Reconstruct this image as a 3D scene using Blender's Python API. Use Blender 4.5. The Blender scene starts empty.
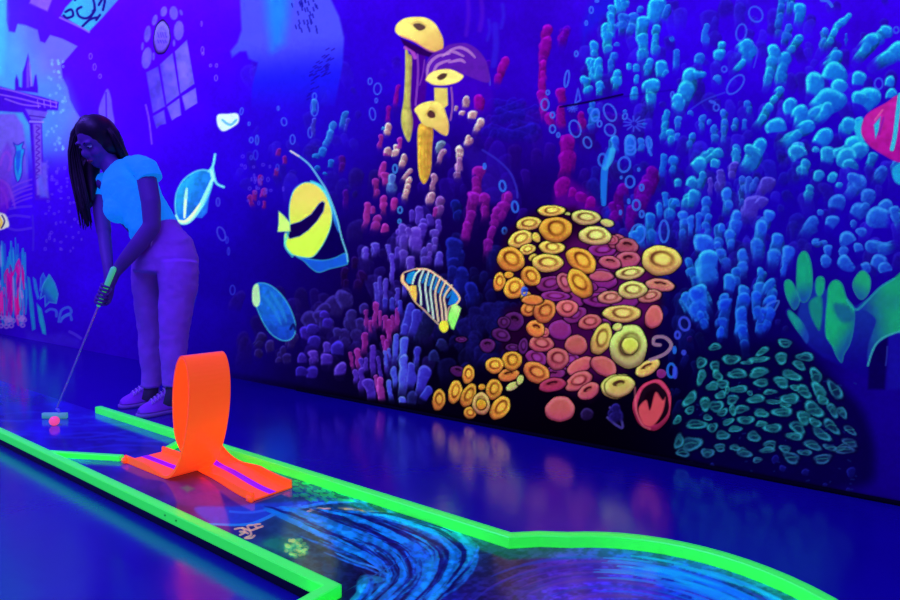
import bpy, bmesh, math, random
import numpy as np
from mathutils import Vector, Matrix
random.seed(7); np.random.seed(7)
SC = bpy.context.scene; COL = SC.collection
# ================================================================ camera, light, exposure
FPX, CAM_H, HOR = 620.0, 0.76, 268.0
TH = math.atan(795 / FPX); PT = math.atan((300 - HOR) / FPX)
cam = bpy.data.cameras.new('camera'); cam.sensor_width = 36; cam.lens = FPX / 900 * 36; cam.clip_start = .05
camo = bpy.data.objects.new('camera', cam); COL.objects.link(camo); SC.camera = camo
camo.location = (0, 0, CAM_H)
FH = Vector((-math.cos(TH), math.sin(TH), 0)); RT = Vector((math.sin(TH), math.cos(TH), 0)); UP = Vector((0, 0, 1))
FW = FH * math.cos(PT) - UP * math.sin(PT); UV = UP * math.cos(PT) + FH * math.sin(PT)
camo.rotation_euler = Matrix((RT, UV, -FW)).transposed().to_euler()

LIGHT = (0.14, 0.06, 1.0)          # near-ultraviolet tubes: mostly blue-violet
w = bpy.data.worlds.new('world'); SC.world = w; w.use_nodes = True
w.node_tree.nodes['Background'].inputs[0].default_value = (*LIGHT, 1); w.node_tree.nodes['Background'].inputs[1].default_value = .55
def area(name, loc, aim, sx, sy, power):
    l = bpy.data.lights.new(name, 'AREA'); l.shape = 'RECTANGLE'; l.size = sx; l.size_y = sy; l.energy = power; l.color = LIGHT
    o = bpy.data.objects.new(name, l); COL.objects.link(o); o.location = loc
    o.rotation_euler = (Vector(aim) - Vector(loc)).to_track_quat('-Z', 'Y').to_euler(); return o
area('black_light_tube', (-6.2, .1, 4.3), (-6.2, 1.9, .8), 4.2, .5, 122)
area('black_light_tube', (-1.6, -.6, 3.9), (-1.6, 1.9, .6), 4.2, .5, 140)
SC.view_settings.view_transform = 'Standard'; SC.view_settings.look = 'None'; SC.view_settings.gamma = 1
SC.view_settings.exposure = 0.0; SC.view_settings.use_curve_mapping = False
SC.cycles.max_bounces = 6; SC.cycles.diffuse_bounces = 1; SC.cycles.glossy_bounces = 4; SC.cycles.use_denoising = True
SC.cycles.sample_clamp_indirect = 4

# ================================================================ helpers
def lin(c):
    c = np.asarray(c, float) / 255; return np.where(c <= .04045, c / 12.92, ((c + .055) / 1.055) ** 2.4)
def mat(name):
    m = bpy.data.materials.new(name); m.use_nodes = True; nt = m.node_tree; nt.nodes.clear()
    out = nt.nodes.new('ShaderNodeOutputMaterial'); return m, nt, out
def N(nt, t, **k):
    n = nt.nodes.new(t)
    for a, b in k.items():
        if a.startswith('i_'): n.inputs[a[2:].replace('_', ' ')].default_value = b
        else: setattr(n, a, b)
    return n
def bump(nt, scale, strength, detail=4, dist=.01, coord='Object'):
    tc = N(nt, 'ShaderNodeTexCoord'); no = N(nt, 'ShaderNodeTexNoise'); no.inputs['Scale'].default_value = scale; no.inputs['Detail'].default_value = detail
    nt.links.new(tc.outputs[coord], no.inputs['Vector']); b = N(nt, 'ShaderNodeBump'); b.inputs['Strength'].default_value = strength; b.inputs['Distance'].default_value = dist
    nt.links.new(no.outputs['Fac'], b.inputs['Height']); return b, no
def simple(name, rgb, rough=.5, spec=.5, glow=None, gs=0., bs=0, bst=0, var=0., metal=0., sheen=0.):
    """principled surface with a little procedural colour variation; glow = fluorescent colour"""
    m, nt, out = mat(name); p = N(nt, 'ShaderNodeBsdfPrincipled')
    tc = N(nt, 'ShaderNodeTexCoord'); no = N(nt, 'ShaderNodeTexNoise'); no.inputs['Scale'].default_value = 18; nt.links.new(tc.outputs['Object'], no.inputs['Vector'])
    mx = N(nt, 'ShaderNodeMix', data_type='RGBA'); nt.links.new(no.outputs['Fac'], mx.inputs['Factor'])
    c = np.array(rgb, float); mx.inputs['A'].default_value = (*(c * (1 - var)), 1); mx.inputs['B'].default_value = (*(c * (1 + var)), 1)
    nt.links.new(mx.outputs['Result'], p.inputs['Base Color']); p.inputs['Roughness'].default_value = rough; p.inputs['Specular IOR Level'].default_value = spec; p.inputs['Metallic'].default_value = metal
    if sheen: p.inputs['Sheen Weight'].default_value = sheen
    if glow is not None: p.inputs['Emission Color'].default_value = (*glow, 1); p.inputs['Emission Strength'].default_value = gs
    if bst: b, _ = bump(nt, bs, bst); nt.links.new(b.outputs[0], p.inputs['Normal'])
    nt.links.new(p.outputs[0], out.inputs[0]); return m
def dayglow(name, rgb, glow, gs, rough=.3, ior=1.4, var=.04):
    """fluorescent plastic or paint: turns the violet light into its own colour, and gives a little off by itself"""
    m, nt, out = mat(name); d = N(nt, 'ShaderNodeBsdfDiffuse'); g = N(nt, 'ShaderNodeBsdfGlossy'); g.inputs['Roughness'].default_value = rough; fr = N(nt, 'ShaderNodeFresnel'); fr.inputs['IOR'].default_value = ior
    b, no = bump(nt, 70, .04); mx = N(nt, 'ShaderNodeMix', data_type='RGBA'); c = np.array(rgb, float); mx.inputs['A'].default_value = (*(c * (1 - var)), 1); mx.inputs['B'].default_value = (*(c * (1 + var)), 1)
    nt.links.new(no.outputs['Fac'], mx.inputs['Factor']); nt.links.new(mx.outputs['Result'], d.inputs['Color']); ms = N(nt, 'ShaderNodeMixShader'); nt.links.new(fr.outputs[0], ms.inputs[0]); nt.links.new(d.outputs[0], ms.inputs[1]); nt.links.new(g.outputs[0], ms.inputs[2])
    for n in (d, g): nt.links.new(b.outputs[0], n.inputs['Normal'])
    e = N(nt, 'ShaderNodeEmission'); e.inputs[0].default_value = (*glow, 1); e.inputs[1].default_value = gs; ad = N(nt, 'ShaderNodeAddShader'); nt.links.new(ms.outputs[0], ad.inputs[0]); nt.links.new(e.outputs[0], ad.inputs[1]); nt.links.new(ad.outputs[0], out.inputs[0]); return m
def obj(name, bm, m, parent=None, smooth=True):
    me = bpy.data.meshes.new(name)
    if isinstance(bm, bmesh.types.BMesh): bmesh.ops.recalc_face_normals(bm, faces=bm.faces); bm.to_mesh(me); bm.free()
    else: me.from_pydata(*bm); me.update()
    me.materials.append(m)
    if smooth: me.shade_smooth()
    o = bpy.data.objects.new(name, me); COL.objects.link(o)
    if parent is not None: o.parent = parent; o.matrix_parent_inverse = Matrix.Translation(parent.location).inverted() if parent.type == 'EMPTY' else Matrix.Identity(4)
    return o
def tag(o, label=None, cat=None, group=None, kind=None):
    for k, v in (('label', label), ('category', cat), ('group', group), ('kind', kind)):
        if v: o[k] = v
    return o
def empty(name, loc, label, cat, group=None):
    o = bpy.data.objects.new(name, None); COL.objects.link(o); o.location = loc; o.empty_display_size = .1; return tag(o, label, cat, group)
def bevel(bm, w, seg=2):
    bmesh.ops.bevel(bm, geom=[e for e in bm.edges if len(e.link_faces) == 2 and e.calc_face_angle(0) > .6], offset=w, segments=seg, affect='EDGES', clamp_overlap=True)
def ringloft(bm, rings, closed=False, caps=True):
    """skin a list of rings (each a list of points)"""
    vs = [[bm.verts.new(p) for p in r] for r in rings]; n = len(vs[0]); m = len(vs)
    for i in range(m if closed else m - 1):
        a, b = vs[i], vs[(i + 1) % m]
        for j in range(n): bm.faces.new((a[j], a[(j + 1) % n], b[(j + 1) % n], b[j]))
    if caps and not closed: bm.faces.new(vs[0][::-1]); bm.faces.new(vs[-1])
def tube(bm, pts, radii, n=12, round_ends=True):
    pts = [Vector(p) for p in pts]; radii = list(radii) if hasattr(radii, '__len__') else [radii] * len(pts)
    rings = []; prev = None
    for i, p in enumerate(pts):
        d = (pts[min(i + 1, len(pts) - 1)] - pts[max(i - 1, 0)]).normalized()
        x = d.orthogonal().normalized() if prev is None else (prev - d * prev.dot(d)).normalized()
        prev = x; y = d.cross(x); r = radii[i]
        ring = [p + (x * math.cos(2 * math.pi * k / n) + y * math.sin(2 * math.pi * k / n)) * r for k in range(n)]
        if i == 0 and round_ends:
            for q, s in ((.85, .35), (.5, .8)): rings.append([p + (v - p) * s - d * r * q for v in ring])
        rings.append(ring)
        if i == len(pts) - 1 and round_ends:
            for q, s in ((.5, .8), (.85, .35)): rings.append([p + (v - p) * s + d * r * q for v in ring])
    ringloft(bm, rings)
def ellipsoid(bm, c, A, B, Cc, seg=20):
    """centre and three half-axis vectors"""
    M = Matrix((Vector(A), Vector(B), Vector(Cc))).transposed().to_4x4(); M.translation = Vector(c)
    bmesh.ops.create_uvsphere(bm, u_segments=seg, v_segments=seg // 2 + 2, radius=1, matrix=M)
def sweep(bm, path, profile, closed=False, normals=None):
    """profile = [(side, up)] swept along a horizontal path, mitred at the corners"""
    path = [Vector(p) for p in path]; rings = []; n = len(path)
    for i, p in enumerate(path):
        d1 = (p - path[i - 1]).normalized() if (i > 0 or closed) else (path[1] - p).normalized()
        d2 = (path[(i + 1) % n] - p).normalized() if (i < n - 1 or closed) else d1
        s1 = Vector((d1.y, -d1.x, 0)); s2 = Vector((d2.y, -d2.x, 0)); s = (s1 + s2).normalized(); s *= 1 / max(.4, s.dot(s1))
        rings.append([p + s * a + Vector((0, 0, b)) for a, b in profile])
    ringloft(bm, rings, closed)
def remesh(bm, name, m, parent, voxel, smooth=4, disp=None):
    """fuse the shapes in bm into one continuous skin"""
    me = bpy.data.meshes.new('t'); bmesh.ops.recalc_face_normals(bm, faces=bm.faces); bm.to_mesh(me); bm.free(); t = bpy.data.objects.new('t', me); COL.objects.link(t)
    r = t.modifiers.new('r', 'REMESH'); r.mode = 'VOXEL'; r.voxel_size = voxel; r.use_smooth_shade = True
    s = t.modifiers.new('s', 'SMOOTH'); s.iterations = smooth; s.factor = .5
    if disp:
        for size, st in disp:
            tx = bpy.data.textures.new('folds', 'CLOUDS'); tx.noise_scale = size; tx.noise_depth = 2
            dd = t.modifiers.new('d', 'DISPLACE'); dd.texture = tx; dd.strength = st; dd.mid_level = .5; dd.texture_coords = 'LOCAL'
    dg = bpy.context.evaluated_depsgraph_get(); dg.update(); nm = bpy.data.meshes.new_from_object(t.evaluated_get(dg)); bpy.data.objects.remove(t)
    nm.name = name; nm.materials.clear(); nm.materials.append(m); nm.shade_smooth()
    o = bpy.data.objects.new(name, nm); COL.objects.link(o)
    if parent is not None: o.parent = parent
    return o

# the design sheet of the murals is tied to the wall and the deck by these two maps (metres -> sheet units)
def sheet(X, Y, Z):
    dx, dy, dz = X, Y, Z - CAM_H
    wq = dx * FW.x + dy * FW.y + dz * FW.z
    return 450 + FPX * (dx * RT.x + dy * RT.y) / wq, 300 - FPX * (dx * UV.x + dy * UV.y + dz * UV.z) / wq
def place(u, v, depth): return Vector((0, 0, CAM_H)) + (FW + RT * (u - 450) / FPX - UV * (v - 300) / FPX) * depth
def on_z(u, v, z):
    r = FW + RT * (u - 450) / FPX - UV * (v - 300) / FPX; return Vector((0, 0, CAM_H)) + r * ((z - CAM_H) / r.z)

# ================================================================ paint tools
# A Canvas holds one paint colour per vertex of a surface.  U, V are the drawing
# coordinates of the design (the design sheet is 900 x 600 units) at each vertex.
def _hash(ix, iy, s):
    n = (ix.astype(np.int64) * 374761393 + iy.astype(np.int64) * 668265263 + s * 974634777) & 0x7fffffff
    n = ((n ^ (n >> 13)) * 1274126177) & 0x7fffffff
    return ((n ^ (n >> 16)) & 0xffff) / 65535.0

def vnoise(x, y, s=0):
    ix = np.floor(x); iy = np.floor(y); fx = x - ix; fy = y - iy
    fx = fx * fx * (3 - 2 * fx); fy = fy * fy * (3 - 2 * fy)
    a = _hash(ix, iy, s); b = _hash(ix + 1, iy, s); c = _hash(ix, iy + 1, s); d = _hash(ix + 1, iy + 1, s)
    return (a * (1 - fx) + b * fx) * (1 - fy) + (c * (1 - fx) + d * fx) * fy

def fbm(x, y, s=0, o=3):
    r = 0; a = .5; t = 0
    for k in range(o):
        r = r + a * vnoise(x * 2 ** k, y * 2 ** k, s + k); t += a; a *= .5
    return r / t

def sst(a, b, x):
    t = np.clip((x - a) / (b - a), 0, 1); return t * t * (3 - 2 * t)

def catmull(p, n=6, closed=True):
    p = np.array(p, float); N = len(p); out = []
    for i in range(N if closed else N - 1):
        if closed: a, b, c, d = p[i - 1], p[i], p[(i + 1) % N], p[(i + 2) % N]
        else: a, b, c, d = p[max(i - 1, 0)], p[i], p[i + 1], p[min(i + 2, N - 1)]
        for k in range(n):
            t = k / n
            out.append(.5 * ((2 * b) + (c - a) * t + (2 * a - 5 * b + 4 * c - d) * t * t + (3 * b - a - 3 * c + d) * t ** 3))
    if not closed: out.append(p[-1])
    return np.array(out)

class Canvas:
    def __init__(s, U, V, aa=.6):
        s.U, s.V, s.aa = U, V, aa; s.C = np.zeros(U.shape + (3,)); s.rnd = random.Random(5)
        s.ox = s.oy = 0.; s.k = 1.
        s.cmin = U.min(0); s.cmax = U.max(0); s.rmin = V.min(1); s.rmax = V.max(1)
    def at(s, ox, oy, k=.25): s.ox, s.oy, s.k = ox, oy, k
    def P(s, pts): return [(s.ox + x * s.k, s.oy + y * s.k) for x, y in pts]
    def win(s, x0, y0, x1, y1):
        c = np.nonzero((s.cmax >= x0) & (s.cmin <= x1))[0]; r = np.nonzero((s.rmax >= y0) & (s.rmin <= y1))[0]
        if len(c) == 0 or len(r) == 0: return None
        sl = (slice(r[0], r[-1] + 1), slice(c[0], c[-1] + 1))
        if s.wall:      # rows of the wall grid fan out: trim to those that matter inside these columns
            Vs = s.V[:, sl[1]]; rr = np.nonzero((Vs.max(1) >= y0) & (Vs.min(1) <= y1))[0]
            if len(rr) == 0: return None
            sl = (slice(rr[0], rr[-1] + 1), sl[1])
        return sl
    wall = True; slim = 1.0
    def mix(s, sl, col, a):
        col = np.asarray(col, float)
        s.C[sl] = s.C[sl] * (1 - a[..., None]) + col * a[..., None]
    # --- shapes (coordinates in the current .at() frame)
    def sdpoly(s, pts, u, v):
        pts = np.array(pts); n = len(pts); d = np.full(u.shape, 1e9); inside = np.zeros(u.shape, bool)
        for i in range(n):
            x0, y0 = pts[i - 1]; x1, y1 = pts[i]
            ex, ey = x1 - x0, y1 - y0; L = ex * ex + ey * ey + 1e-9
            t = np.clip(((u - x0) * ex + (v - y0) * ey) / L, 0, 1)
            d = np.minimum(d, (u - x0 - t * ex) ** 2 + (v - y0 - t * ey) ** 2)
            if y0 != y1:
                inside ^= ((v < y0) != (v < y1)) & (u < (x1 - x0) * (v - y0) / (y1 - y0) + x0)
        return np.where(inside, -1, 1) * np.sqrt(d)
    def poly(s, pts, col, soft=None, smooth=False, alpha=1., edge=None, ew=1.5, grad=None, tex=.08, ts=.25, fade=None):
        """filled shape; grad=(x0,y0,x1,y1,col2) linear to col2; edge=outline colour; fade=(x0,y0,x1,y1) alpha 1 -> 0"""
        p = s.P(pts); p = catmull(p) if smooth else p
        p = np.array(p); soft = soft or s.aa; m = soft + 1
        sl = s.win(p[:, 0].min() - m, p[:, 1].min() - m, p[:, 0].max() + m, p[:, 1].max() + m)
        if sl is None: return
        u, v = s.U[sl], s.V[sl]; d = s.sdpoly(p, u, v)
        a = sst(soft, -soft, d) * alpha
        c = np.broadcast_to(np.array(col, float), u.shape + (3,))
        if grad:
            (x0, y0), (x1, y1) = s.P([grad[:2], grad[2:4]]); ex, ey = x1 - x0, y1 - y0
            t = sst(0, 1, ((u - x0) * ex + (v - y0) * ey) / (ex * ex + ey * ey))[..., None]
            c = c * (1 - t) + np.array(grad[4], float) * t
        if fade:
            (x0, y0), (x1, y1) = s.P([fade[:2], fade[2:4]]); ex, ey = x1 - x0, y1 - y0
            a = a * (1 - sst(0, 1, ((u - x0) * ex + (v - y0) * ey) / (ex * ex + ey * ey)))
        c = c * (1 - tex + 2 * tex * fbm(u * ts, v * ts, 3))[..., None]
        if edge is not None:
            e = sst(ew * 1.3, ew * .3, -d)[..., None]; c = c * (1 - e) + np.array(edge, float) * e
        s.C[sl] = s.C[sl] * (1 - a[..., None]) + c * a[..., None]
    def stroke(s, pts, w, col, alpha=1., smooth=True, taper=0, soft=None):
        p = s.P(pts)
        if smooth and len(p) > 2: p = catmull(p, 5, False)
        p = np.array(p); w = w * s.k; soft = soft or s.aa; m = w + soft + 1
        sl = s.win(p[:, 0].min() - m, p[:, 1].min() - m, p[:, 0].max() + m, p[:, 1].max() + m)
        if sl is None: return
        u, v = s.U[sl], s.V[sl]; best = np.full(u.shape, 1e9); n = len(p) - 1
        for i in range(n):
            x0, y0 = p[i]; x1, y1 = p[i + 1]; ex, ey = x1 - x0, y1 - y0; L = ex * ex + ey * ey + 1e-9
            t = np.clip(((u - x0) * ex + (v - y0) * ey) / L, 0, 1)
            q = (i + t) / n; ww = w * (1 - taper * np.abs(2 * q - 1) ** 2)
            best = np.minimum(best, np.hypot(u - x0 - t * ex, v - y0 - t * ey) - ww)
        s.mix(sl, col, sst(soft, -soft, best) * alpha)
    def lump(s, x1, y1, x2, y2, r, col, hi=None, fade=.45, alpha=1., r2=None, rim=.55):
        """a rounded coral finger: (x1,y1) tip, (x2,y2) root, its own painted relief"""
        (x1, y1), (x2, y2) = s.P([(x1, y1), (x2, y2)]); r *= s.k; r2 = r * .9 if r2 is None else r2 * s.k
        R = max(r, r2) * 1.45; sl = s.win(min(x1, x2) - R - 1, min(y1, y2) - R - 1, max(x1, x2) + R + 1, max(y1, y2) + R + 1)
        if sl is None: return
        sd = int(abs(x1 * 7 + y1 * 3)) % 97; ex, ey = x2 - x1, y2 - y1; ln0 = math.hypot(ex, ey) + 1e-6
        u, v = s.U[sl], s.V[sl]; k = .5 / max(r, 2.)          # an uneven, knobbly outline
        wu = (vnoise(u * k, v * k, sd) - .5) * r * .85; wv = (vnoise(u * k, v * k, sd + 40) - .5) * r * .7
        uu, vv = u + wu, v + wv; L = ex * ex + ey * ey + 1e-9
        t = np.clip(((uu - x1) * ex + (vv - y1) * ey) / L, 0, 1)
        rr = (r + (r2 - r) * t) * (1.06 - .07 * np.sin(np.clip(t * ln0 / max(r, 1), 0, 3.1)) + .06 * np.cos(t * ln0 / max(r, 1.) * 1.3 + sd))
        dx, dy = uu - x1 - t * ex, vv - y1 - t * ey; d = np.hypot(dx, dy); q = d / rr
        a = sst(s.aa * 1.6, -s.aa * 1.6, d - rr)
        ln = math.sqrt(L)
        if ln > r * .6: a = a * (1 - .92 * sst(1 - fade, 1.0, t + (d * 0)))
        sh = .5 - .5 * (dx * .45 + dy * .85) / rr
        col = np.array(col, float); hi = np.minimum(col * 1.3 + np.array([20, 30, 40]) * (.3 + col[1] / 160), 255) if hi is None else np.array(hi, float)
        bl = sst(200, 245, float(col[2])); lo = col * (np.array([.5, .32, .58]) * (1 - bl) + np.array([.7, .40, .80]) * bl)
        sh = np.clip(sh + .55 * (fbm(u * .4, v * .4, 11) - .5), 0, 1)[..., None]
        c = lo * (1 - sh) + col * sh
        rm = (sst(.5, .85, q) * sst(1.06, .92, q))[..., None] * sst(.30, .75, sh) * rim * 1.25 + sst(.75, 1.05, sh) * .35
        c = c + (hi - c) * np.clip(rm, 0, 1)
        s.C[sl] = s.C[sl] * (1 - (a * alpha)[..., None]) + c * (a * alpha)[..., None]
    def lumps(s, txt, col, **k):
        cj = s.rnd
        for it in txt.split(';'):
            q = [float(x) for x in it.split()]
            if len(q) == 3: q = [q[0], q[1] - q[2] * .15, q[0], q[1] + q[2] * .15, q[2]]
            j = 1 + cj.uniform(-.10, .08); c = [min(255, x * j * (1 + cj.uniform(-.04, .04))) for x in col[:2]] + [min(255, col[2] * (1 + (j - 1) * .4))]
            x1, y1, x2, y2, r = q[:5]; r *= s.slim; L = math.hypot(x2 - x1, y2 - y1)
            if L < 1.8 * r or r * s.k < 3.3 or s.slim < 1: s.lump(x1, y1, x2, y2, r, c, **k); continue
            n = max(2, int(round(L / (cj.uniform(1.7, 2.6) * r)))); al = k.get('alpha', 1.); kk = dict(k); ux, uy = (x2 - x1) / L, (y2 - y1) / L     # stacked lobes, root first
            s.lump(x1 + ux * r * .4, y1 + uy * r * .4, x2, y2, r * .8, [v * .82 for v in c], **k)
            for i in range(n - 1, -1, -1):
                t = min(1, (i + (cj.uniform(-.25, .25) if i else 0)) / n); rr = r * cj.uniform(.72, 1.1) * (1 - .12 * t); o = cj.uniform(-.38, .38) * r; kk['alpha'] = al * (1 - .75 * t ** 2); kk['fade'] = .9
                px, py = x1 + (x2 - x1) * t - uy * o, y1 + (y2 - y1) * t + ux * o; l = r * cj.uniform(1.1, 2.4); s.lump(px, py, px + ux * l, py + uy * l, rr, c, **kk)
    def ring(s, cx, cy, rx, ry, rot=0, col=(60, 110, 245), w=3.2, alpha=.85):
        a = np.linspace(0, 2 * math.pi, 15)[:-1]; c0, s0 = math.cos(math.radians(rot)), math.sin(math.radians(rot))
        rx -= w * .5; ry -= w * .5
        pts = [(cx + rx * math.cos(t) * c0 - ry * math.sin(t) * s0, cy + rx * math.cos(t) * s0 + ry * math.sin(t) * c0) for t in a]
        pts.append(pts[0]); s.stroke(pts, w, col, alpha, smooth=False)
    def rings(s, txt, **k):
        for it in txt.split(';'): s.ring(*[float(x) for x in it.split()], **k)
    def disc(s, cx, cy, rx, ry, rot, col, kind=0):
        """a plate polyp: pale rolled lip, dark groove, pale middle; kind 1 = crescent seen from the side, 2 = plain"""
        (cx, cy), = s.P([(cx, cy)]); rx *= s.k; ry *= s.k; R = max(rx, ry) + 2
        sl = s.win(cx - R, cy - R, cx + R, cy + R)
        if sl is None: return
        u, v = s.U[sl] - cx, s.V[sl] - cy; a0 = math.radians(rot); sd = int(cx * 3 + cy)
        x = (u * math.cos(a0) + v * math.sin(a0)) / rx; y = (-u * math.sin(a0) + v * math.cos(a0)) / ry
        th = np.arctan2(y, x); q = np.hypot(x, y) / (1 + .025 * np.sin(2 * th + sd) + .03 * np.sin(3 * th + 2 * sd) + .015 * np.sin(7 * th + sd))
        px = min(rx, ry); aa = .7 / px
        col = np.array(col, float); dark = col * [.42, .24, .40]; hi = np.minimum(col * [1.08, 1.22, 1.4] + 12, 255)
        streak = .5 + .5 * np.sin(th * 17 + 3 * vnoise(q * 3, th * 2, sd)); tx = .85 + .25 * fbm(u * .5, v * .5, sd % 31)
        c = np.broadcast_to(col, u.shape + (3,)).copy() * (.93 + .08 * streak)[..., None] * tx[..., None]
        lip = sst(.62, .82, q)[..., None]; c = c * (1 - lip * .45) + hi * lip * .45
        pk = (sst(-.3, .9, y + .25 * np.sin(sd)) * .55)[..., None]; c = c * (1 - pk) + c * np.array([.92, .62, 1.15]) * pk
        und = (sst(.62, .98, q) * sst(-.3, .7, y))[..., None] * .65; c = c * (1 - und) + dark * und
        if kind == 0:
            qi = np.hypot(x - .05, y + .1) / (1 + .1 * np.sin(2 * th + sd))
            g = (np.exp(-((qi - .5) / .10) ** 2) * (.75 + .3 * np.sin(th + 4.2 + sd % 3)))[..., None]; c = c * (1 - g * .95) + dark * g * .95
            m = sst(.42, .25, qi)[..., None]; c = c * (1 - m * .5) + hi * m * .5
        elif kind == 1:
            m = sst(.12, -.02, q - .82 + (y < -0.05) * .9)[..., None]; m = sst(.52, .36, np.hypot(x * 1.05, (y + .30) * 1.7))[..., None]; m2 = sst(.30, .16, np.hypot(x - .05, (y + .16) * 2.0))[..., None]
            c = c * (1 - m) + dark * .8 * m; c = c * (1 - m2 * .8) + col * .9 * m2 * .8
        s.C[sl] = s.C[sl] * (1 - (b := sst(1 + aa + .22 / px * 2, 1, q))[..., None] * .8)   # dark gap round each plate
        a = sst(1 + aa * .3, 1 - aa, q)
        s.C[sl] = s.C[sl] * (1 - a[..., None]) + c * a[..., None]
    def cup(s, cx, cy, rx, ry, rot, col):
        """small soft-edged coral cup: broken rim, filled hollow"""
        (cx, cy), = s.P([(cx, cy)]); rx *= s.k; ry *= s.k; R = max(rx, ry) + 2.5; sl = s.win(cx - R, cy - R, cx + R, cy + R)
        if sl is None: return
        u, v = s.U[sl] - cx, s.V[sl] - cy; a0 = math.radians(rot); sd = int(cx * 3 + cy * 5); x = (u * math.cos(a0) + v * math.sin(a0)) / rx; y = (-u * math.sin(a0) + v * math.cos(a0)) / ry
        th = np.arctan2(y, x); q = np.hypot(x, y) / (1 + .12 * np.sin(2 * th + sd) + .10 * np.sin(3 * th + 2 * sd) + .12 * (vnoise(u * .7, v * .7, sd % 51) - .5)); sf = .55 / min(rx, ry)
        brk = .55 + .45 * np.sin(th * (1 + sd % 2) + sd); tex = .5 + .9 * fbm(u * .5 + sd, v * .5, 7)
        fill = sst(1.0, .55, q) * (.35 + .4 * (sd % 5) / 4) * tex; rim = np.exp(-((q - .82) / (.16 + sf * .3)) ** 2) * (.35 + .65 * brk)
        sh = sst(1.5, 1.0, q) * .45; s.C[sl] *= (1 - sh * .6)[..., None]
        s.mix(sl, np.array(col) * .8, np.clip(fill, 0, 1)); s.mix(sl, np.minimum(np.array(col) * 1.25 + 12, 255), np.clip(rim * .85, 0, 1))
    def discs(s, txt, col):
        for it in txt.split(';'):
            q = [float(x) for x in it.split()]; kind = int(q[5]) if len(q) > 5 else 0
            j = 1 + s.rnd.uniform(-.07, .07); s.disc(*q[:5], [min(255, x * j) for x in col], kind)
    def backdrop(s, pts, sig=48):
        num = np.zeros(s.C.shape); den = np.zeros(s.U.shape)
        for x, y, r, g, b in pts:
            w = np.exp(-((s.U - x) ** 2 + (s.V - y) ** 2) / (2 * sig * sig)) + 1e-9 / (1 + ((s.U - x) ** 2 + (s.V - y) ** 2) / 1e4) ** 2
            num += w[..., None] * np.array([r, g, b], float); den += w
        s.C[:] = num / den[..., None]

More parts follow.
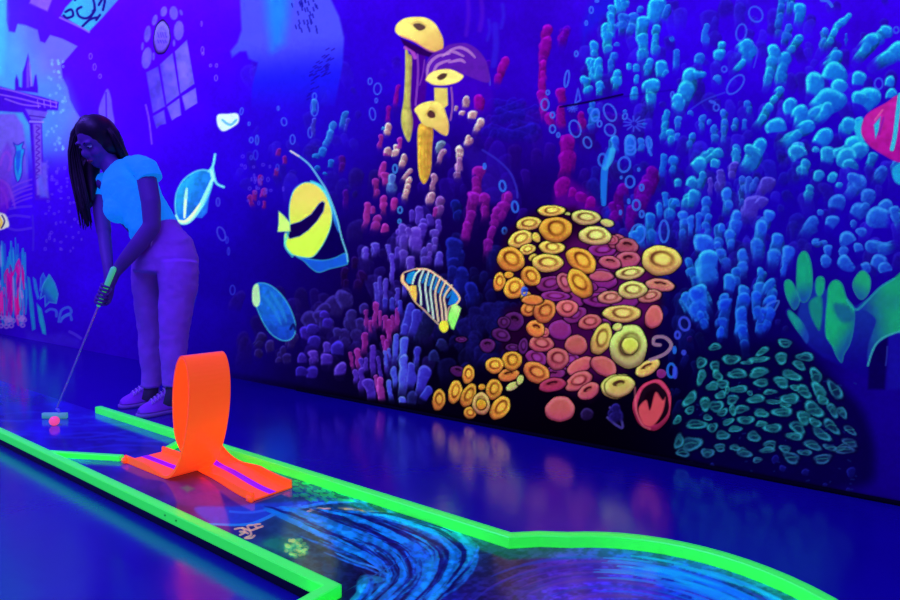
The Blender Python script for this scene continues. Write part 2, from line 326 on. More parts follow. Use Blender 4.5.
def paint_mural(c):  # backdrop: sea tones, with the room's haze, brighter upper left, painted in
    c.backdrop([(-60,60,70,40,235),(0,250,45,0,215),(20,300,40,0,200),(60,120,70,20,240),(120,60,72,0,252),(170,80,68,0,252),(200,20,66,0,250),(110,150,62,0,248),
      (60,220,50,0,246),(100,200,50,0,244),(90,270,42,0,232),(60,330,38,0,200),(130,330,36,0,195),(215,160,42,0,222),(230,100,52,0,236),(300,120,28,12,222),(300,150,32,5,205),(370,40,46,0,212),(365,110,36,0,200),
      (480,20,46,0,200),(560,50,50,0,205),(480,90,42,0,190),(530,100,42,0,190),(250,200,28,0,196),(225,250,26,0,192),(210,300,26,0,190),(250,290,18,0,140),(300,270,14,0,110),(230,350,24,0,165),(290,350,16,4,90),
      (340,320,10,0,50),(345,260,14,0,90),(380,250,12,0,65),(360,200,22,0,130),(350,160,30,0,170),(410,180,16,0,90),(450,220,10,0,60),(420,300,6,0,35),(450,340,3,0,18),(450,400,2,0,10),(330,390,4,0,24),
      (400,380,6,0,40),(480,300,6,0,40),(490,250,6,0,50),(480,200,34,0,140),(520,160,34,0,150),(550,190,20,0,110),(530,215,8,0,50),(560,300,16,0,50),(600,250,14,0,50),(620,300,20,0,60),(560,380,3,0,12),(600,420,2,0,8),(660,420,2,0,10),
      (650,180,38,0,190),(620,210,24,0,150),(600,120,36,0,190),(650,100,40,0,215),(700,20,50,0,235),(790,30,55,0,240),(860,20,52,0,228),(720,130,36,0,205),(790,200,24,0,182),(760,230,26,0,180),(700,220,24,0,180),(680,300,8,0,80),
      (690,350,3,0,45),(710,330,8,0,90),(760,330,10,0,100),(740,400,3,0,40),(750,450,7,0,75),(690,440,2,0,25),(830,230,22,0,165),(860,200,28,0,180),(880,140,36,0,205),(800,340,12,0,110),(850,400,22,0,155),(880,370,20,0,140),(890,450,26,0,170),(870,480,16,0,120),(800,470,10,0,95),(880,300,22,0,150),
      (100,-80,70,20,240),(190,-60,120,0,190),(260,-60,50,20,235),(400,-80,60,0,220),(600,-80,60,20,230),(800,-80,60,40,235),(950,200,30,0,190),(950,20,52,0,230)])
    c.C *= (.90 + .2 * fbm(c.U * .035, c.V * .035, 2))[..., None]
    c.C *= (.95 + .1 * fbm(c.U * .35, c.V * .35, 8))[..., None]
    LAV = (98, 98, 240)
    # dim reef growth in the background
    c.at(0, 0, 1); r1 = random.Random(11)
    for (x0, y0, x1, y1, n, col, al) in ((580,0,900,260,230,(44,34,214),.5),(590,150,800,330,90,(30,30,180),.5),(240,290,400,385,60,(34,14,120),.5),(400,230,520,330,60,(20,14,110),.55),(350,170,440,400,50,(40,20,130),.5),(440,300,530,370,40,(22,14,110),.6),(470,100,620,215,40,(54,10,160),.4),(380,60,520,200,40,(48,10,190),.35),(240,60,360,200,40,(50,30,210),.3),(650,200,700,420,30,(16,20,130),.5)):
        for k in range(n):
            x = r1.uniform(x0, x1); y = r1.uniform(y0, y1); r = r1.uniform(2.5, 8); a = r1.uniform(-.5, .5)
            if y + 26 > 325 + .194 * x: continue
            j = r1.uniform(.7, 1.25); c.lump(x, y, x - a * 12, y + r * r1.uniform(1.5, 4), r, [min(255, q * j) for q in col], alpha=al, rim=.3, fade=.8)
    # ------------------------------------------------ sunken castle and its sky, upper left
    c.at(0, 0)
    c.poly([(-300,-300),(100,-300),(60,-60),(28,-20),(25,80),(35,125),(60,130),(70,95),(100,100),(150,120),(160,165),(180,172),(200,140),(250,155),(310,185),(280,220),(245,260),(250,310),(270,350),(280,400),(300,440),(320,470),(290,520),(275,640),(250,760),(-300,760)],
           LAV, soft=1, grad=(180,100,-10,160,(70,150,240)), fade=(120,480,130,740), tex=.1, ts=.06)
    c.poly([(150,330),(200,300),(260,330),(300,440),(290,520),(270,640),(170,620),(150,480)], (70,130,238), soft=10, alpha=.6, fade=(200,420,200,720))
    c.poly([(-100,-60),(18,-60),(26,60),(20,200),(10,300),(-100,300)], (70,190,242), soft=5, alpha=.8)
    rn = random.Random(3)
    for k in range(46): x = rn.uniform(185, 262); y = rn.uniform(230, 600); c.ring(x, y, 4, 5, 0, (120,190,250), 1.6, .6)
    CA = (62, 10, 225)
    c.poly([(60,320),(66,300),(74,320),(76,345),(88,350),(90,290),(100,262),(112,215),(122,262),(124,300),(132,345),(140,300),(146,300),(152,350),(152,372),(60,362)], CA, soft=1)
    c.poly([(105,280),(112,225),(118,280),(117,350),(106,350)], (100,60,238), soft=1)
    c.poly([(116,240),(122,262),(130,345),(122,345)], (150,150,250), soft=1, alpha=.8)
    c.poly([(-60,345),(0,345),(60,362),(160,385),(236,408),(232,442),(190,440),(178,470),(168,480),(172,640),(176,720),(205,800),(140,800),(128,640),(118,500),(90,450),(40,448),(-60,440)], CA, soft=1)
    for p in ([(0,352),(60,366),(150,392),(228,412)], [(0,378),(70,392),(150,412),(225,428)], [(20,395),(90,418),(160,425)]): c.stroke(p, 2.5, (150,100,250), .8)
    for x in (150,175,200,222): c.stroke([(x,400),(x+4,430)], 2, (150,110,250), .7)
    c.poly([(100,435),(195,448),(180,468),(168,482),(125,478)], (110,90,240), soft=1, alpha=.8)
    c.stroke([(120,486),(172,488)], 4, (150,140,250), .8); c.stroke([(118,462),(180,470)], 2, (40,0,150), .8)
    c.poly([(132,495),(165,495),(166,640),(170,720),(182,780),(148,780),(140,640)], (120,90,240), soft=1.5, alpha=.85)
    for k in range(9): y = 505 + k * 24; c.stroke([(145,y),(158,y+8),(146,y+18)], 3, (70,20,190), .8)
    c.poly([(150,700),(185,700),(195,790),(160,790)], (80,80,240), soft=2, alpha=.8)
    # arch interior with urchin fish, rubble
    c.poly([(-60,470),(5,455),(60,455),(92,500),(106,600),(116,740),(60,800),(-60,800)], (105,85,240), soft=2, fade=(50,600,60,860))
    c.poly([(10,600),(30,570),(50,600),(40,700),(60,790),(0,830),(-20,700)], (100,50,225), soft=3, alpha=.8)
    c.poly([(52,570),(70,578),(96,566),(90,590),(100,600),(92,640),(88,700),(70,730),(56,690),(54,640),(62,600)], (30,140,235), soft=1.2, edge=(40,20,190), ew=1.2, smooth=True)
    c.poly([(64,605),(84,600),(80,660),(72,700),(64,670)], (30,80,230), soft=1)
    c.stroke([(100,600),(106,640),(108,690)], 3, (70,80,240), .8)
    c.at(0, 150)
    for p in ([(0,120),(30,140),(50,190),(60,230)], [(0,150),(20,180),(30,230)], [(0,60),(14,20),(30,10),(44,40),(36,80)]): c.stroke(p, 5, (140,60,235), .55)
    c.poly([(-20,130),(10,120),(36,160),(44,220),(20,260),(-20,250)], (120,20,220), soft=3, alpha=.5)
    for y in (128,150,165,185,200): c.stroke([(50,y+20),(80,y+5),(112,y-6),(126,y-10)], 4, (110,60,240), .6)
    for p in ([(40,235),(80,228),(125,225)], [(28,270),(60,262),(118,268)], [(10,300),(60,320),(125,312)]): c.stroke(p, 5, (85,50,240), .6)
    c.stroke([(130,262),(134,330),(132,400)], 4, (60,30,230), .7)
    c.poly([(165,50),(188,50),(190,130),(192,190),(178,170),(170,120)], (95,75,240), soft=2)
    c.poly([(-14,255),(10,253),(24,262),(34,285),(36,305),(24,312),(10,318),(-14,318)], (220,225,225), soft=1, smooth=True)
    c.stroke([(8,262),(18,285),(6,312)], 3, (40,10,120)); c.stroke([(-4,268),(6,290),(-4,312)], 5, (240,200,70))
    for k in range(70):
        x = rn.uniform(180, 330); y = rn.uniform(-10, 420); c.ring(x, y, rn.uniform(2,6), rn.uniform(3,7), 0, (110,80,250), 1.8, .5)
    # scrollwork balcony up at the top
    c.at(0, 0)
    c.poly([(130,-20),(215,-20),(190,45),(160,32),(118,12)], (120,80,240), soft=1.5)
    c.poly([(245,62),(262,30),(300,-10),(330,-60),(520,-60),(472,0),(410,70),(356,126),(320,106)], (62,120,236), soft=1, grad=(470,0,300,60,(52,160,236)))
    for p in ([(262,48),(285,38),(292,62),(268,72),(255,62)], [(372,-10),(378,40),(350,72),(318,66),(308,40),(325,28)], [(330,105),(360,78),(386,70)], [(360,72),(380,40),(372,44)], [(395,20),(412,-10)], [(412,40),(420,0),(416,-20)], [(385,80),(400,60)], [(300,0),(320,-30)]): c.stroke(p, 5, (24,10,130))
    c.stroke([(240,70),(320,108),(356,128)], 4, (130,110,250), .7)
    # gothic windows
    W1, W2 = (80,58,240), (108,92,246)
    for p in ([(585,290),(632,266),(660,425),(612,452)], [(640,258),(690,212),(717,380),(666,418)], [(700,206),(747,160),(777,335),(722,374)],
              [(612,465),(656,440),(664,495),(640,500),(626,514)], [(668,428),(717,393),(724,460),(705,470),(688,482)], [(728,385),(782,352),(789,412),(760,430),(742,442)]):
        c.poly(p, W1, soft=.8, grad=(600,300,760,300,W2), tex=.25, ts=.12)
    for e in ((587,232,20,44,8),(590,136,13,34,8),(619,80,10,22,15),(655,46,13,21,12),(695,52,17,28,-5),(715,122,20,40,3),(570,185,5,16,5),(724,50,6,12,-20),(614,225,5,16,0),(696,172,5,14,0)):
        a = np.linspace(0, 6.28, 13)[:-1]; r = math.radians(e[4])
        c.poly([(e[0]+e[2]*math.cos(t)*math.cos(r)-e[3]*math.sin(t)*math.sin(r), e[1]+e[2]*math.cos(t)*math.sin(r)+e[3]*math.sin(t)*math.cos(r)) for t in a], (98,74,244), soft=.8, tex=.2, ts=.15)
    c.disc(647,150,32,66,6,(110,90,246),2)
    for k in range(8): c.stroke([(630+k%4*10,130+k//4*30),(636+k%4*10,150+k//4*22)], 2, (60,20,215), .7)
    c.stroke([(583,420),(596,480),(607,575)], 3.5, (120,70,244), .8)
    c.poly([(430,355),(444,390),(450,440),(458,492),(446,510),(420,500),(398,465),(396,430),(412,385)], (98,74,244), soft=1, smooth=True)
    c.stroke([(424,370),(426,500)], 2.5, (60,0,220), .8)
    c.rings('362 225 7 12 0;378 268 7 14 0;400 305 6 9 0;810 200 6 14 0;842 262 5 6 0;866 262 5 8 0;864 312 7 12 0;806 95 3 10 0;812 215 4 6 0', col=(125,90,245), w=2, alpha=.7)
    c.at(0, 0, 1); c.poly([(176,-16),(200,-22),(240,-14),(300,-26),(330,-60),(330,-200),(170,-200),(180,-60)], (190,10,150), soft=3, smooth=True)
    c.poly([(52,-20),(64,-60),(70,-200),(170,-200),(165,-60),(168,-10)], (34,24,240), soft=6, alpha=.8)
    # ------------------------------------------------ open blue water behind
    c.at(225, 0)
    c.poly([(50,-200),(420,-200),(425,0),(458,70),(476,150),(470,260),(440,420),(300,440),(180,450),(104,440),(108,350),(132,250),(95,235),(85,205),(60,206),(28,230),(22,205),(50,170),(66,120)],
           (70,70,236), soft=1.6, grad=(200,150,220,340,(26,22,234)), fade=(240,300,240,470), tex=.05)
    c.poly([(150,-200),(270,-200),(250,60),(230,170),(190,200),(170,80)], (20,130,238), soft=9, alpha=.75)
    for k in range(34): x = rn.gauss(325, 26); y = rn.uniform(-20, 120); c.stroke([(x,y),(x+4,y+14)], 2.6, (16,14,150), .85, smooth=False)
    for k in range(40): x = rn.uniform(325, 430); y = 350 - (x - 325) * 1.3 + rn.gauss(0, 30); c.stroke([(x,y),(x+12,y-7)], 2.4, (22,4,150), .7, smooth=False)
    c.poly([(-30,460),(10,455),(50,455),(54,490),(20,515),(-10,525),(-30,500)], (205,235,240), soft=1, smooth=True); c.stroke([(-10,480),(20,500),(45,480)], 5, (60,160,230), .7)
    c.rings('236 487 12 17 -10;270 558 11 20 0;341 530 10 22 0;358 430 16 36 0;358 385 9 14 0;66 445 7 15 10;96 495 5 8 0;213 433 5 9 0;105 560 8 12 0;128 560 7 20 0;580 325 9 14 0;610 355 16 24 5;605 402 6 10 0;590 456 13 26 -8', col=(66,100,245), w=2.6, alpha=.75)
    c.lumps('433 500 402 590 12;420 530 395 600 11;480 455 470 525 13;355 410 358 460 12', (40,110,226)); c.lumps('355 480 350 560 9;490 480 478 530 8', (60,60,220))
    # ------------------------------------------------ far dim corals (middle top)
    c.at(450, 0)
    for x, y0, y1, w in ((70,-20,140,8),(125,0,120,9),(155,80,160,6),(180,100,260,12),(210,20,110,7)): c.stroke([(x,y0),(x+4,(y0+y1)/2),(x-6,y1)], w, (90,20,205) if x < 150 else (50,40,225), .45, soft=2)
    for k in range(24): c.lump(rn.uniform(150,350), y := rn.uniform(400,560), rn.uniform(150,350) * 0 + rn.uniform(150,350), y + 30, rn.uniform(14,26), (34,14,190), alpha=.35)
    c.poly([(-60,190),(-20,175),(40,180),(90,220),(140,270),(160,320),(170,420),(120,460),(20,440),(-20,300)], (60,0,190), soft=4, smooth=True, alpha=.7)
    M = (150, 6, 196)
    c.lumps('388 120 370 270 22;372 250 368 420 16;370 380 375 480 16;455 130 446 175 16', M, rim=.2); c.lumps('458 120 445 200 22;150 250 150 330 10', (88,0,196), alpha=.6)
    c.lumps('215 242 188 345 17;128 395 118 450 20;448 365 448 420 18;442 440 450 520 18;525 460 528 530 18;465 560 462 640 20;395 470 400 500 16', (140, 6, 180), rim=.25)
    # thin glassy dome
    c.stroke([(0,190),(70,200),(130,250),(155,300),(160,340)], 3, (80,70,225), .7); c.at(450,150); c.stroke([(130,0),(190,40),(240,90),(265,150),(270,190)], 4, (60,60,220), .6); c.poly([(60,0),(140,0),(220,60),(262,140),(262,220),(120,210),(80,100)], (40,10,170), soft=5, alpha=.5)
    # ------------------------------------------------ blue fans of coral, upper right
    CY = (28, 156, 254); CD = (34, 112, 250); BL = (34, 102, 254); VB = (60, 60, 232)
    c.at(450, 0)
    c.poly([(560,20),(640,-40),(700,-40),(610,80),(545,140),(535,180),(530,100)], (24,24,220), soft=6, alpha=.7)
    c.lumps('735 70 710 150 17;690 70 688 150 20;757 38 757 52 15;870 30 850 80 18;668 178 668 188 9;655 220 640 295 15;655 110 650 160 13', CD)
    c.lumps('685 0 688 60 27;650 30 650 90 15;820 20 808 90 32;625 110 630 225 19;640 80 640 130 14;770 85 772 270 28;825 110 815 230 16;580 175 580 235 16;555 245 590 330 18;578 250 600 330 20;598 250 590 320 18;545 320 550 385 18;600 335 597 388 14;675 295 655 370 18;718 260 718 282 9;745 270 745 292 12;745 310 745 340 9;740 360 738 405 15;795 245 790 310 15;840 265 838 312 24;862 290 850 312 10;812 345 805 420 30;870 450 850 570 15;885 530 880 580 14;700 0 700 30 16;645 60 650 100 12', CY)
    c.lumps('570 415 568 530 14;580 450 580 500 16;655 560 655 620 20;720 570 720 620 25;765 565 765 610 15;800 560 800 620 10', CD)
    c.lumps('890 160 880 140 8', CD)
    c.rings('467 315 10 35 8;380 418 17 24 0;391 370 8 10 0;410 460 10 13 0;410 516 13 17 0;433 540 7 10 0;500 515 24 36 -15;550 570 17 24 -20;505 215 8 12 0;565 40 9 14 0;545 92 6 10 0;640 450 24 38 -25;640 520 22 26 -30;598 495 10 14 0;580 460 18 26 0;700 465 10 14 20;720 575 22 28 0;795 570 12 26 -8;588 4 8 5 0;890 380 8 14 0')
    c.stroke([(512,355),(522,400),(500,415),(512,355)], 3, (60,100,245), .8, smooth=False)
    for k in range(11):
        t = k * .57; c.stroke([(737+14*math.cos(t),495+12*math.sin(t)),(740+46*math.cos(t),495+30*math.sin(t))], 3, (60,80,240), .8); c.stroke([(490+5*math.cos(t),432+4*math.sin(t)),(490+20*math.cos(t),432+16*math.sin(t))], 2.4, (60,90,240), .7)
    c.lumps('775 500 770 500 8;700 445 705 450 7', CD)
    c.stroke([(440,428),(520,414),(600,398),(690,378)], 4, (8,0,60), .9); c.stroke([(600,400),(800,372),(900,358)], 3, (20,0,120), .35)
    c.at(675, 0)
    c.lumps('430 -10 405 160 15;465 -10 450 70 17;460 110 432 190 17;127 110 117 195 13;97 235 90 262 21;685 140 683 190 5;165 320 158 328 17;600 125 590 210 16;640 200 640 230 12', CD)
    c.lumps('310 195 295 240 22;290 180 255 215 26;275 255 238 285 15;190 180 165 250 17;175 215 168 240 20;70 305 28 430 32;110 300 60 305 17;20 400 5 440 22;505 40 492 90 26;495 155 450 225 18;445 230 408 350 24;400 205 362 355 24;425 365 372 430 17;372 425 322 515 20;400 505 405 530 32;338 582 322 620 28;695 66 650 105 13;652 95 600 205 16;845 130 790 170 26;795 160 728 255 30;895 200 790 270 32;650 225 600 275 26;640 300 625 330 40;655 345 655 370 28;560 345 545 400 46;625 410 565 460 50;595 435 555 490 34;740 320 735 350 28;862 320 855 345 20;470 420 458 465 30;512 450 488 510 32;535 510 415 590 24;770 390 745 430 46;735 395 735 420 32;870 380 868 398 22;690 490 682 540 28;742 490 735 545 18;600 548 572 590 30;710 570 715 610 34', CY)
    c.lumps('295 415 293 455 15;245 485 240 530 14;278 485 275 525 10;200 450 195 580 14;158 515 155 580 16;108 470 112 530 14;135 487 135 492 9;70 545 52 600 14;12 480 12 515 15;5 210 5 290 13;10 545 5 570 12;245 595 245 620 16;490 595 490 610 22;65 455 62 462 12', CD)
    c.rings('323 57 28 34 -30;265 130 22 36 10;242 338 26 48 40;165 430 13 15 0;197 277 12 13 0;885 120 12 14 0;815 335 18 24 0;150 408 14 5 20', col=(56,90,245), w=3.5); c.stroke([(585,0),(612,5),(628,25)], 6, (56,120,240), .8)
    c.stroke([(305,170),(330,200),(315,270)], 2.4, (56,90,245), .7); c.stroke([(60,440),(120,400),(200,370)], 3, (56,80,245), .5)
    c.at(675, 150)
    c.lumps('150 15 100 60 24;175 10 120 45 20;100 60 75 80 32;160 55 155 75 17;110 100 98 165 17;65 130 55 150 26;65 185 52 240 29;245 10 240 65 20;330 15 290 85 32;300 5 340 30 24;8 130 8 150 14;8 215 8 230 12;485 10 505 40 34;520 55 518 105 24;535 155 530 190 18;615 15 598 60 27;660 10 690 -10 24;740 0 720 40 40;680 30 710 60 30;697 60 697 78 26;792 25 775 65 19;578 102 575 108 21;632 108 632 112 19;656 142 656 144 12;560 0 560 8 12', (30,140,236))
    c.lumps('830 85 795 125 28;885 60 895 115 26;742 130 700 185 27;720 110 750 150 20;772 185 770 198 26;645 215 638 240 29;735 240 715 262 30;765 230 740 250 20;585 250 585 252 12;555 290 528 330 26;630 285 612 315 24;712 296 712 300 16;745 330 745 335 19;845 225 840 260 24;800 275 860 285 40;880 240 895 305 26;565 368 580 370 16;600 372 548 380 14;615 400 615 404 20;675 408 675 412 22;607 445 607 452 22;680 450 686 458 30;680 360 695 380 32;735 390 740 410 20;790 385 890 385 26;820 445 800 475 32;760 470 740 478 24;840 470 845 490 20', (36,100,240))
    c.lumps('180 90 180 180 19;230 65 230 120 21;365 130 342 175 22;310 210 290 270 32;350 210 320 230 22;142 120 142 190 10', (74,60,226)); c.lumps('270 120 265 240 15;295 120 290 190 12;322 120 305 180 14', (44,90,240))
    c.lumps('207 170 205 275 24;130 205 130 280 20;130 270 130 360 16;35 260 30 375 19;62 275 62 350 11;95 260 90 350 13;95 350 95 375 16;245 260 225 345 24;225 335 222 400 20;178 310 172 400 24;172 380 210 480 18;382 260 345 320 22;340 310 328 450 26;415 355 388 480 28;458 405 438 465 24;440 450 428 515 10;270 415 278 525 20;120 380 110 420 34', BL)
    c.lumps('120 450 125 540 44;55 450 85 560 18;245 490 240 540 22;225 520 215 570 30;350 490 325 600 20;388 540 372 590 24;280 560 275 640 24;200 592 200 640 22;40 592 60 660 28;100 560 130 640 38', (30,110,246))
    c.at(675, 300)
    c.lumps('75 -20 105 90 36;100 60 125 118 14;205 10 185 155 24;180 120 180 150 16;268 -10 258 150 30;262 120 290 238 22;392 10 345 135 26;350 40 335 140 18;325 -20 330 90 22', (24,84,250), fade=.15)
    c.stroke([(360,30),(385,10),(415,5),(400,40)], 4, (70,130,255), .6)
    # ------------------------------------------------ magenta pillars, middle right
    c.at(450, 150)
    c.poly([(415,210),(425,140),(460,110),(500,130),(560,180),(600,250),(560,330),(420,300)], (86,0,150), soft=5, smooth=True, alpha=.8)
    c.lumps('465 -30 465 130 34;440 140 440 190 30;490 165 490 190 18;525 185 525 215 18;560 210 565 240 20', (138, 4, 176), rim=.2)
    c.lumps('118 82 98 210 22;100 190 68 345 27;148 190 135 290 20;70 300 60 370 18;228 180 190 305 22;185 240 180 320 16;165 320 140 440 17', (136,18,172), rim=.35)
    c.lumps('815 85 785 185 32;770 150 760 260 34;680 160 672 300 26;650 220 660 300 18;720 240 730 330 24', (108,4,186), rim=.15)
    c.stroke([(640,0),(622,60),(615,130),(615,215)], 14, (28,110,236), .9, taper=.3); c.stroke([(650,0),(640,40),(620,70)], 12, (50,160,240), .8)
    c.lumps('30 215 25 290 20;20 380 20 470 28;45 500 50 590 34;80 560 90 610 24;10 450 10 520 20', (20,20,140))
    c.lumps('857 25 846 115 12;897 40 890 100 14;862 180 870 240 12;893 205 880 280 20;835 225 835 270 15;800 270 806 390 22;760 320 762 400 24;735 340 740 370 18', (26,110,244))
    c.rings('610 40 18 27 0;697 58 26 32 10;720 127 20 25 0;745 220 17 22 0;767 256 10 15 0;767 150 9 14 0;755 78 5 7 0;682 250 5 9 0;722 0 22 20 0;210 144 14 23 -10;260 227 14 24 -8;138 65 6 12 0;218 323 10 14 0;752 335 30 40 10;856 325 20 46 0;685 110 4 5 0;715 205 5 10 0', col=(50,110,246), w=4)
    c.stroke([(795,0),(805,20)], 5, (50,110,246), .8)
    # ------------------------------------------------ tube sponges, pale yellow
    c.at(225, 0)
    c.lumps('690 350 680 440 10;655 430 650 500 9', (150,10,190), rim=.1)
    c.poly([(740,195),(800,215),(810,300),(800,420),(775,500),(740,540),(735,400)], (70,0,140), soft=1.5, alpha=.8)
    c.poly([(722,185),(735,215),(748,232),(745,330),(742,420),(752,490),(737,568),(712,525),(704,470),(714,400),(720,300)], (196,188,96), soft=.8, smooth=True, tex=.25, grad=(715,300,752,300,(150,130,90)))
    c.stroke([(722,190),(745,200),(760,230)], 8, (170,70,200), .9); c.stroke([(770,215),(772,300),(762,420)], 4, (150,80,200), .7); c.stroke([(798,240),(790,300),(778,340)], 3, (130,60,190), .7)
    c.poly([(700,150),(760,180),(830,212),(870,210),(840,235),(770,215),(715,180)], (40,0,90), soft=1)
    c.poly([(680,122),(686,98),(712,76),(748,68),(800,70),(838,92),(862,130),(874,165),(868,206),(835,207),(795,190),(755,166),(712,150),(690,137)], (244,222,124), soft=.8, smooth=True, tex=.1, grad=(760,90,820,205,(216,170,100)))
    c.poly([(752,100),(775,92),(800,104),(798,116),(775,122)], (90,60,60), soft=.7, smooth=True); c.stroke([(745,96),(775,86),(806,102)], 3, (200,160,90), .7)
    c.stroke([(700,142),(760,168),(820,205),(866,206)], 3, (220,110,130), .6)
    # folded dome beside the caps
    c.poly([(800,290),(805,250),(830,215),(870,195),(900,178),(960,172),(1000,190),(1030,220),(1050,260),(1054,330),(960,300),(900,275),(830,310)], (88,24,170), soft=1, smooth=True, alpha=.95)
    for p in ([(808,310),(815,260),(850,225),(900,215)], [(830,300),(850,260),(900,240)], [(870,225),(905,205),(955,225)], [(900,200),(940,190),(975,205),(1000,230)], [(895,250),(940,240),(960,250)]): c.stroke(p, 6, (186,130,206), .75, taper=.5)
    c.poly([(836,350),(890,352),(892,420),(870,440),(838,410)], (216,190,104), soft=.8); c.stroke([(905,350),(910,420),(902,480)], 4, (170,100,170), .7)
    c.poly([(802,318),(820,292),(856,278),(900,276),(935,290),(955,306),(930,330),(880,342),(835,340),(815,330)], (242,226,132), soft=.8, smooth=True, tex=.1, edge=(220,170,120), ew=.8)
    c.poly([(848,310),(868,294),(888,296),(880,312),(860,320)], (80,50,50), soft=.7, smooth=True)
    c.poly([(775,500),(830,512),(828,600),(824,680),(808,725),(792,735),(776,700),(770,620)], (226,176,66), soft=.8, smooth=True, tex=.25, grad=(775,600,826,600,(190,130,60)))
    for x in (786,800,812): c.stroke([(x,540),(x-2,620),(x,700)], 2, (160,100,40), .5)
    c.poly([(758,436),(790,412),(838,404),(872,425),(886,460),(896,500),(890,540),(868,538),(830,512),(792,498),(770,462)], (244,220,118), soft=.8, smooth=True, tex=.1, grad=(800,420,870,530,(214,172,100)))
    c.poly([(808,458),(820,440),(838,450),(840,468),(822,472)], (80,40,50), soft=.7, smooth=True); c.stroke([(800,462),(822,430),(848,452)], 2.5, (190,140,70), .7)
    # ------------------------------------------------ cream, pink and violet fingers
    CR, PK, VI, BV = (214,172,186), (170,44,176), (86,52,216), (64,76,250)
    c.at(225, 0)
    c.lumps('655 508 645 545 14;688 590 685 620 12', CR); c.lumps('625 545 620 600 10;700 560 695 600 9', PK); c.lumps('632 515 632 520 7', (60,150,230)); c.lumps('862 575 850 620 14', (120,150,190))
    c.at(450, 0)
    c.lumps('70 398 58 435 15;48 452 42 465 11;88 458 84 482 16;120 488 106 530 15;78 552 70 580 15;40 598 36 640 14;25 430 22 445 7', CR)
    c.at(450, 150); c.lumps('40 0 36 60 14', CR); c.lumps('32 70 30 120 14;38 40 36 90 10', (160,110,190))
    c.at(225, 150)
    c.lumps('140 110 140 150 9;155 165 150 195 12;100 190 112 235 11;158 210 155 240 7;118 170 115 210 9;205 80 205 110 9;240 30 236 60 9;215 0 210 30 9', (150,30,140), alpha=.75)
    for k in range(26): x = rn.gauss(125, 42); y = rn.gauss(130, 65); c.ring(x, y, rn.uniform(3,7), rn.uniform(4,10), 0, (90,60,240), 2, .6)
    c.rings('122 20 10 20 0;105 30 6 9 0;30 560 11 20 0;8 360 6 14 0;210 70 7 14 0;14 405 5 16 0', col=(60,70,240), w=2.5, alpha=.6)
    c.lumps('388 5 384 28 13;362 25 358 35 14;425 50 420 75 10;372 76 368 86 12;400 95 398 100 8', (26,100,220)); c.lumps('470 30 465 100 14;480 170 478 240 12', (80,10,160), alpha=.7)
    c.lumps('645 15 645 30 17;605 125 605 200 15;636 195 632 270 17;675 205 675 245 14;632 60 628 120 12;640 100 642 150 14;572 225 560 320 13;610 275 600 325 17;640 310 640 330 15;592 235 590 260 9', PK, rim=.4)
    c.lumps('683 10 683 30 14;718 25 705 70 15;738 85 708 130 10;735 118 718 210 14;650 0 645 20 14', CR); c.lumps('670 110 670 180 18', (80,120,224)); c.rings('680 75 10 18 0;700 240 10 14 0;698 285 7 9 0', col=(60,140,240))
    c.lumps('838 110 828 175 12;822 180 818 215 16;875 5 850 60 12', (180,130,180)); c.lumps('862 200 848 265 20', (140,80,190)); c.lumps('842 240 838 270 12', PK)
    c.lumps('750 252 750 290 13;778 235 778 310 13;800 290 795 330 14;820 270 825 300 14;790 310 785 350 18;855 290 855 330 14;700 330 700 380 14;690 400 690 440 12', VI)
    c.lumps('715 310 712 480 21;762 335 760 420 25;735 320 740 350 12;820 380 810 470 14;800 400 790 470 16;745 440 742 480 18;840 330 838 420 14', (98,66,222), rim=.45)
    c.lumps('650 385 663 450 9;668 425 670 560 10;605 540 613 640 9;642 520 640 640 9;620 515 622 600 9;690 560 688 640 9;600 380 600 430 16;560 400 560 440 16;860 420 860 470 18;720 520 716 600 10', (84,64,224)); c.lumps('545 500 530 560 20;480 480 475 560 18;520 440 515 480 14', (36,6,96))
    c.at(225, 300)
    DM = (44, 26, 132)
    c.lumps('440 20 430 80 34;470 -10 480 40 30;395 40 375 70 26;330 70 345 110 30;405 95 405 120 28;375 60 380 90 24;480 140 470 190 26;520 100 540 150 24;540 90 545 120 18;180 180 185 210 20;235 200 230 240 18;270 150 260 190 22;140 210 130 230 16;215 240 215 250 12;150 150 120 190 18;500 60 500 110 26;560 30 560 60 20;450 130 455 150 18;250 230 255 260 18', DM)
    c.lumps('320 135 318 165 26;355 165 345 190 22;455 190 450 225 24;345 290 345 312 24;305 290 305 312 20;310 232 310 250 19;410 90 400 120 22;350 115 345 125 20;400 60 395 80 20', (56,30,186)); c.lumps('403 185 404 215 17;355 215 357 260 18;405 235 405 262 20;460 270 460 300 26', (80,44,208))
    c.lumps('810 60 780 170 36;830 225 830 250 26;770 200 765 300 15;750 390 745 420 20;865 60 860 130 22;870 180 850 200 20;775 100 770 150 20', (28,28,108))
    c.slim = .86
    c.lumps('565 45 565 130 9;603 18 600 130 11;690 40 687 135 11;655 85 660 190 12;560 140 555 225 14;640 70 640 130 10;620 50 622 120 8;530 205 540 290 13;503 212 512 290 8;630 150 642 215 11;670 70 672 140 9;648 170 645 240 12;582 90 582 140 8', (156,40,172))
    c.lumps('590 190 594 320 14;545 240 550 300 12;612 232 632 350 9;640 235 645 300 8;545 280 548 380 14;520 290 525 340 12;575 340 590 410 24;562 240 565 290 10', (86,48,216)); c.lumps('604 308 628 410 10;622 355 625 410 18;618 320 625 380 14', (176,60,190))
    c.lumps('740 30 712 140 20;768 60 742 150 22;770 195 765 270 13;800 290 778 390 28;812 365 790 405 22;745 270 740 370 22;670 0 670 50 10;700 10 700 60 10;640 0 640 40 9;720 110 715 150 16', (62,58,222))
    c.lumps('686 148 680 260 14;716 165 704 250 20;718 235 706 400 20;674 275 682 360 14;652 328 668 410 12;640 210 650 280 8;656 200 660 240 7;710 400 712 412 16', (80,96,250))
    c.slim = 1.0
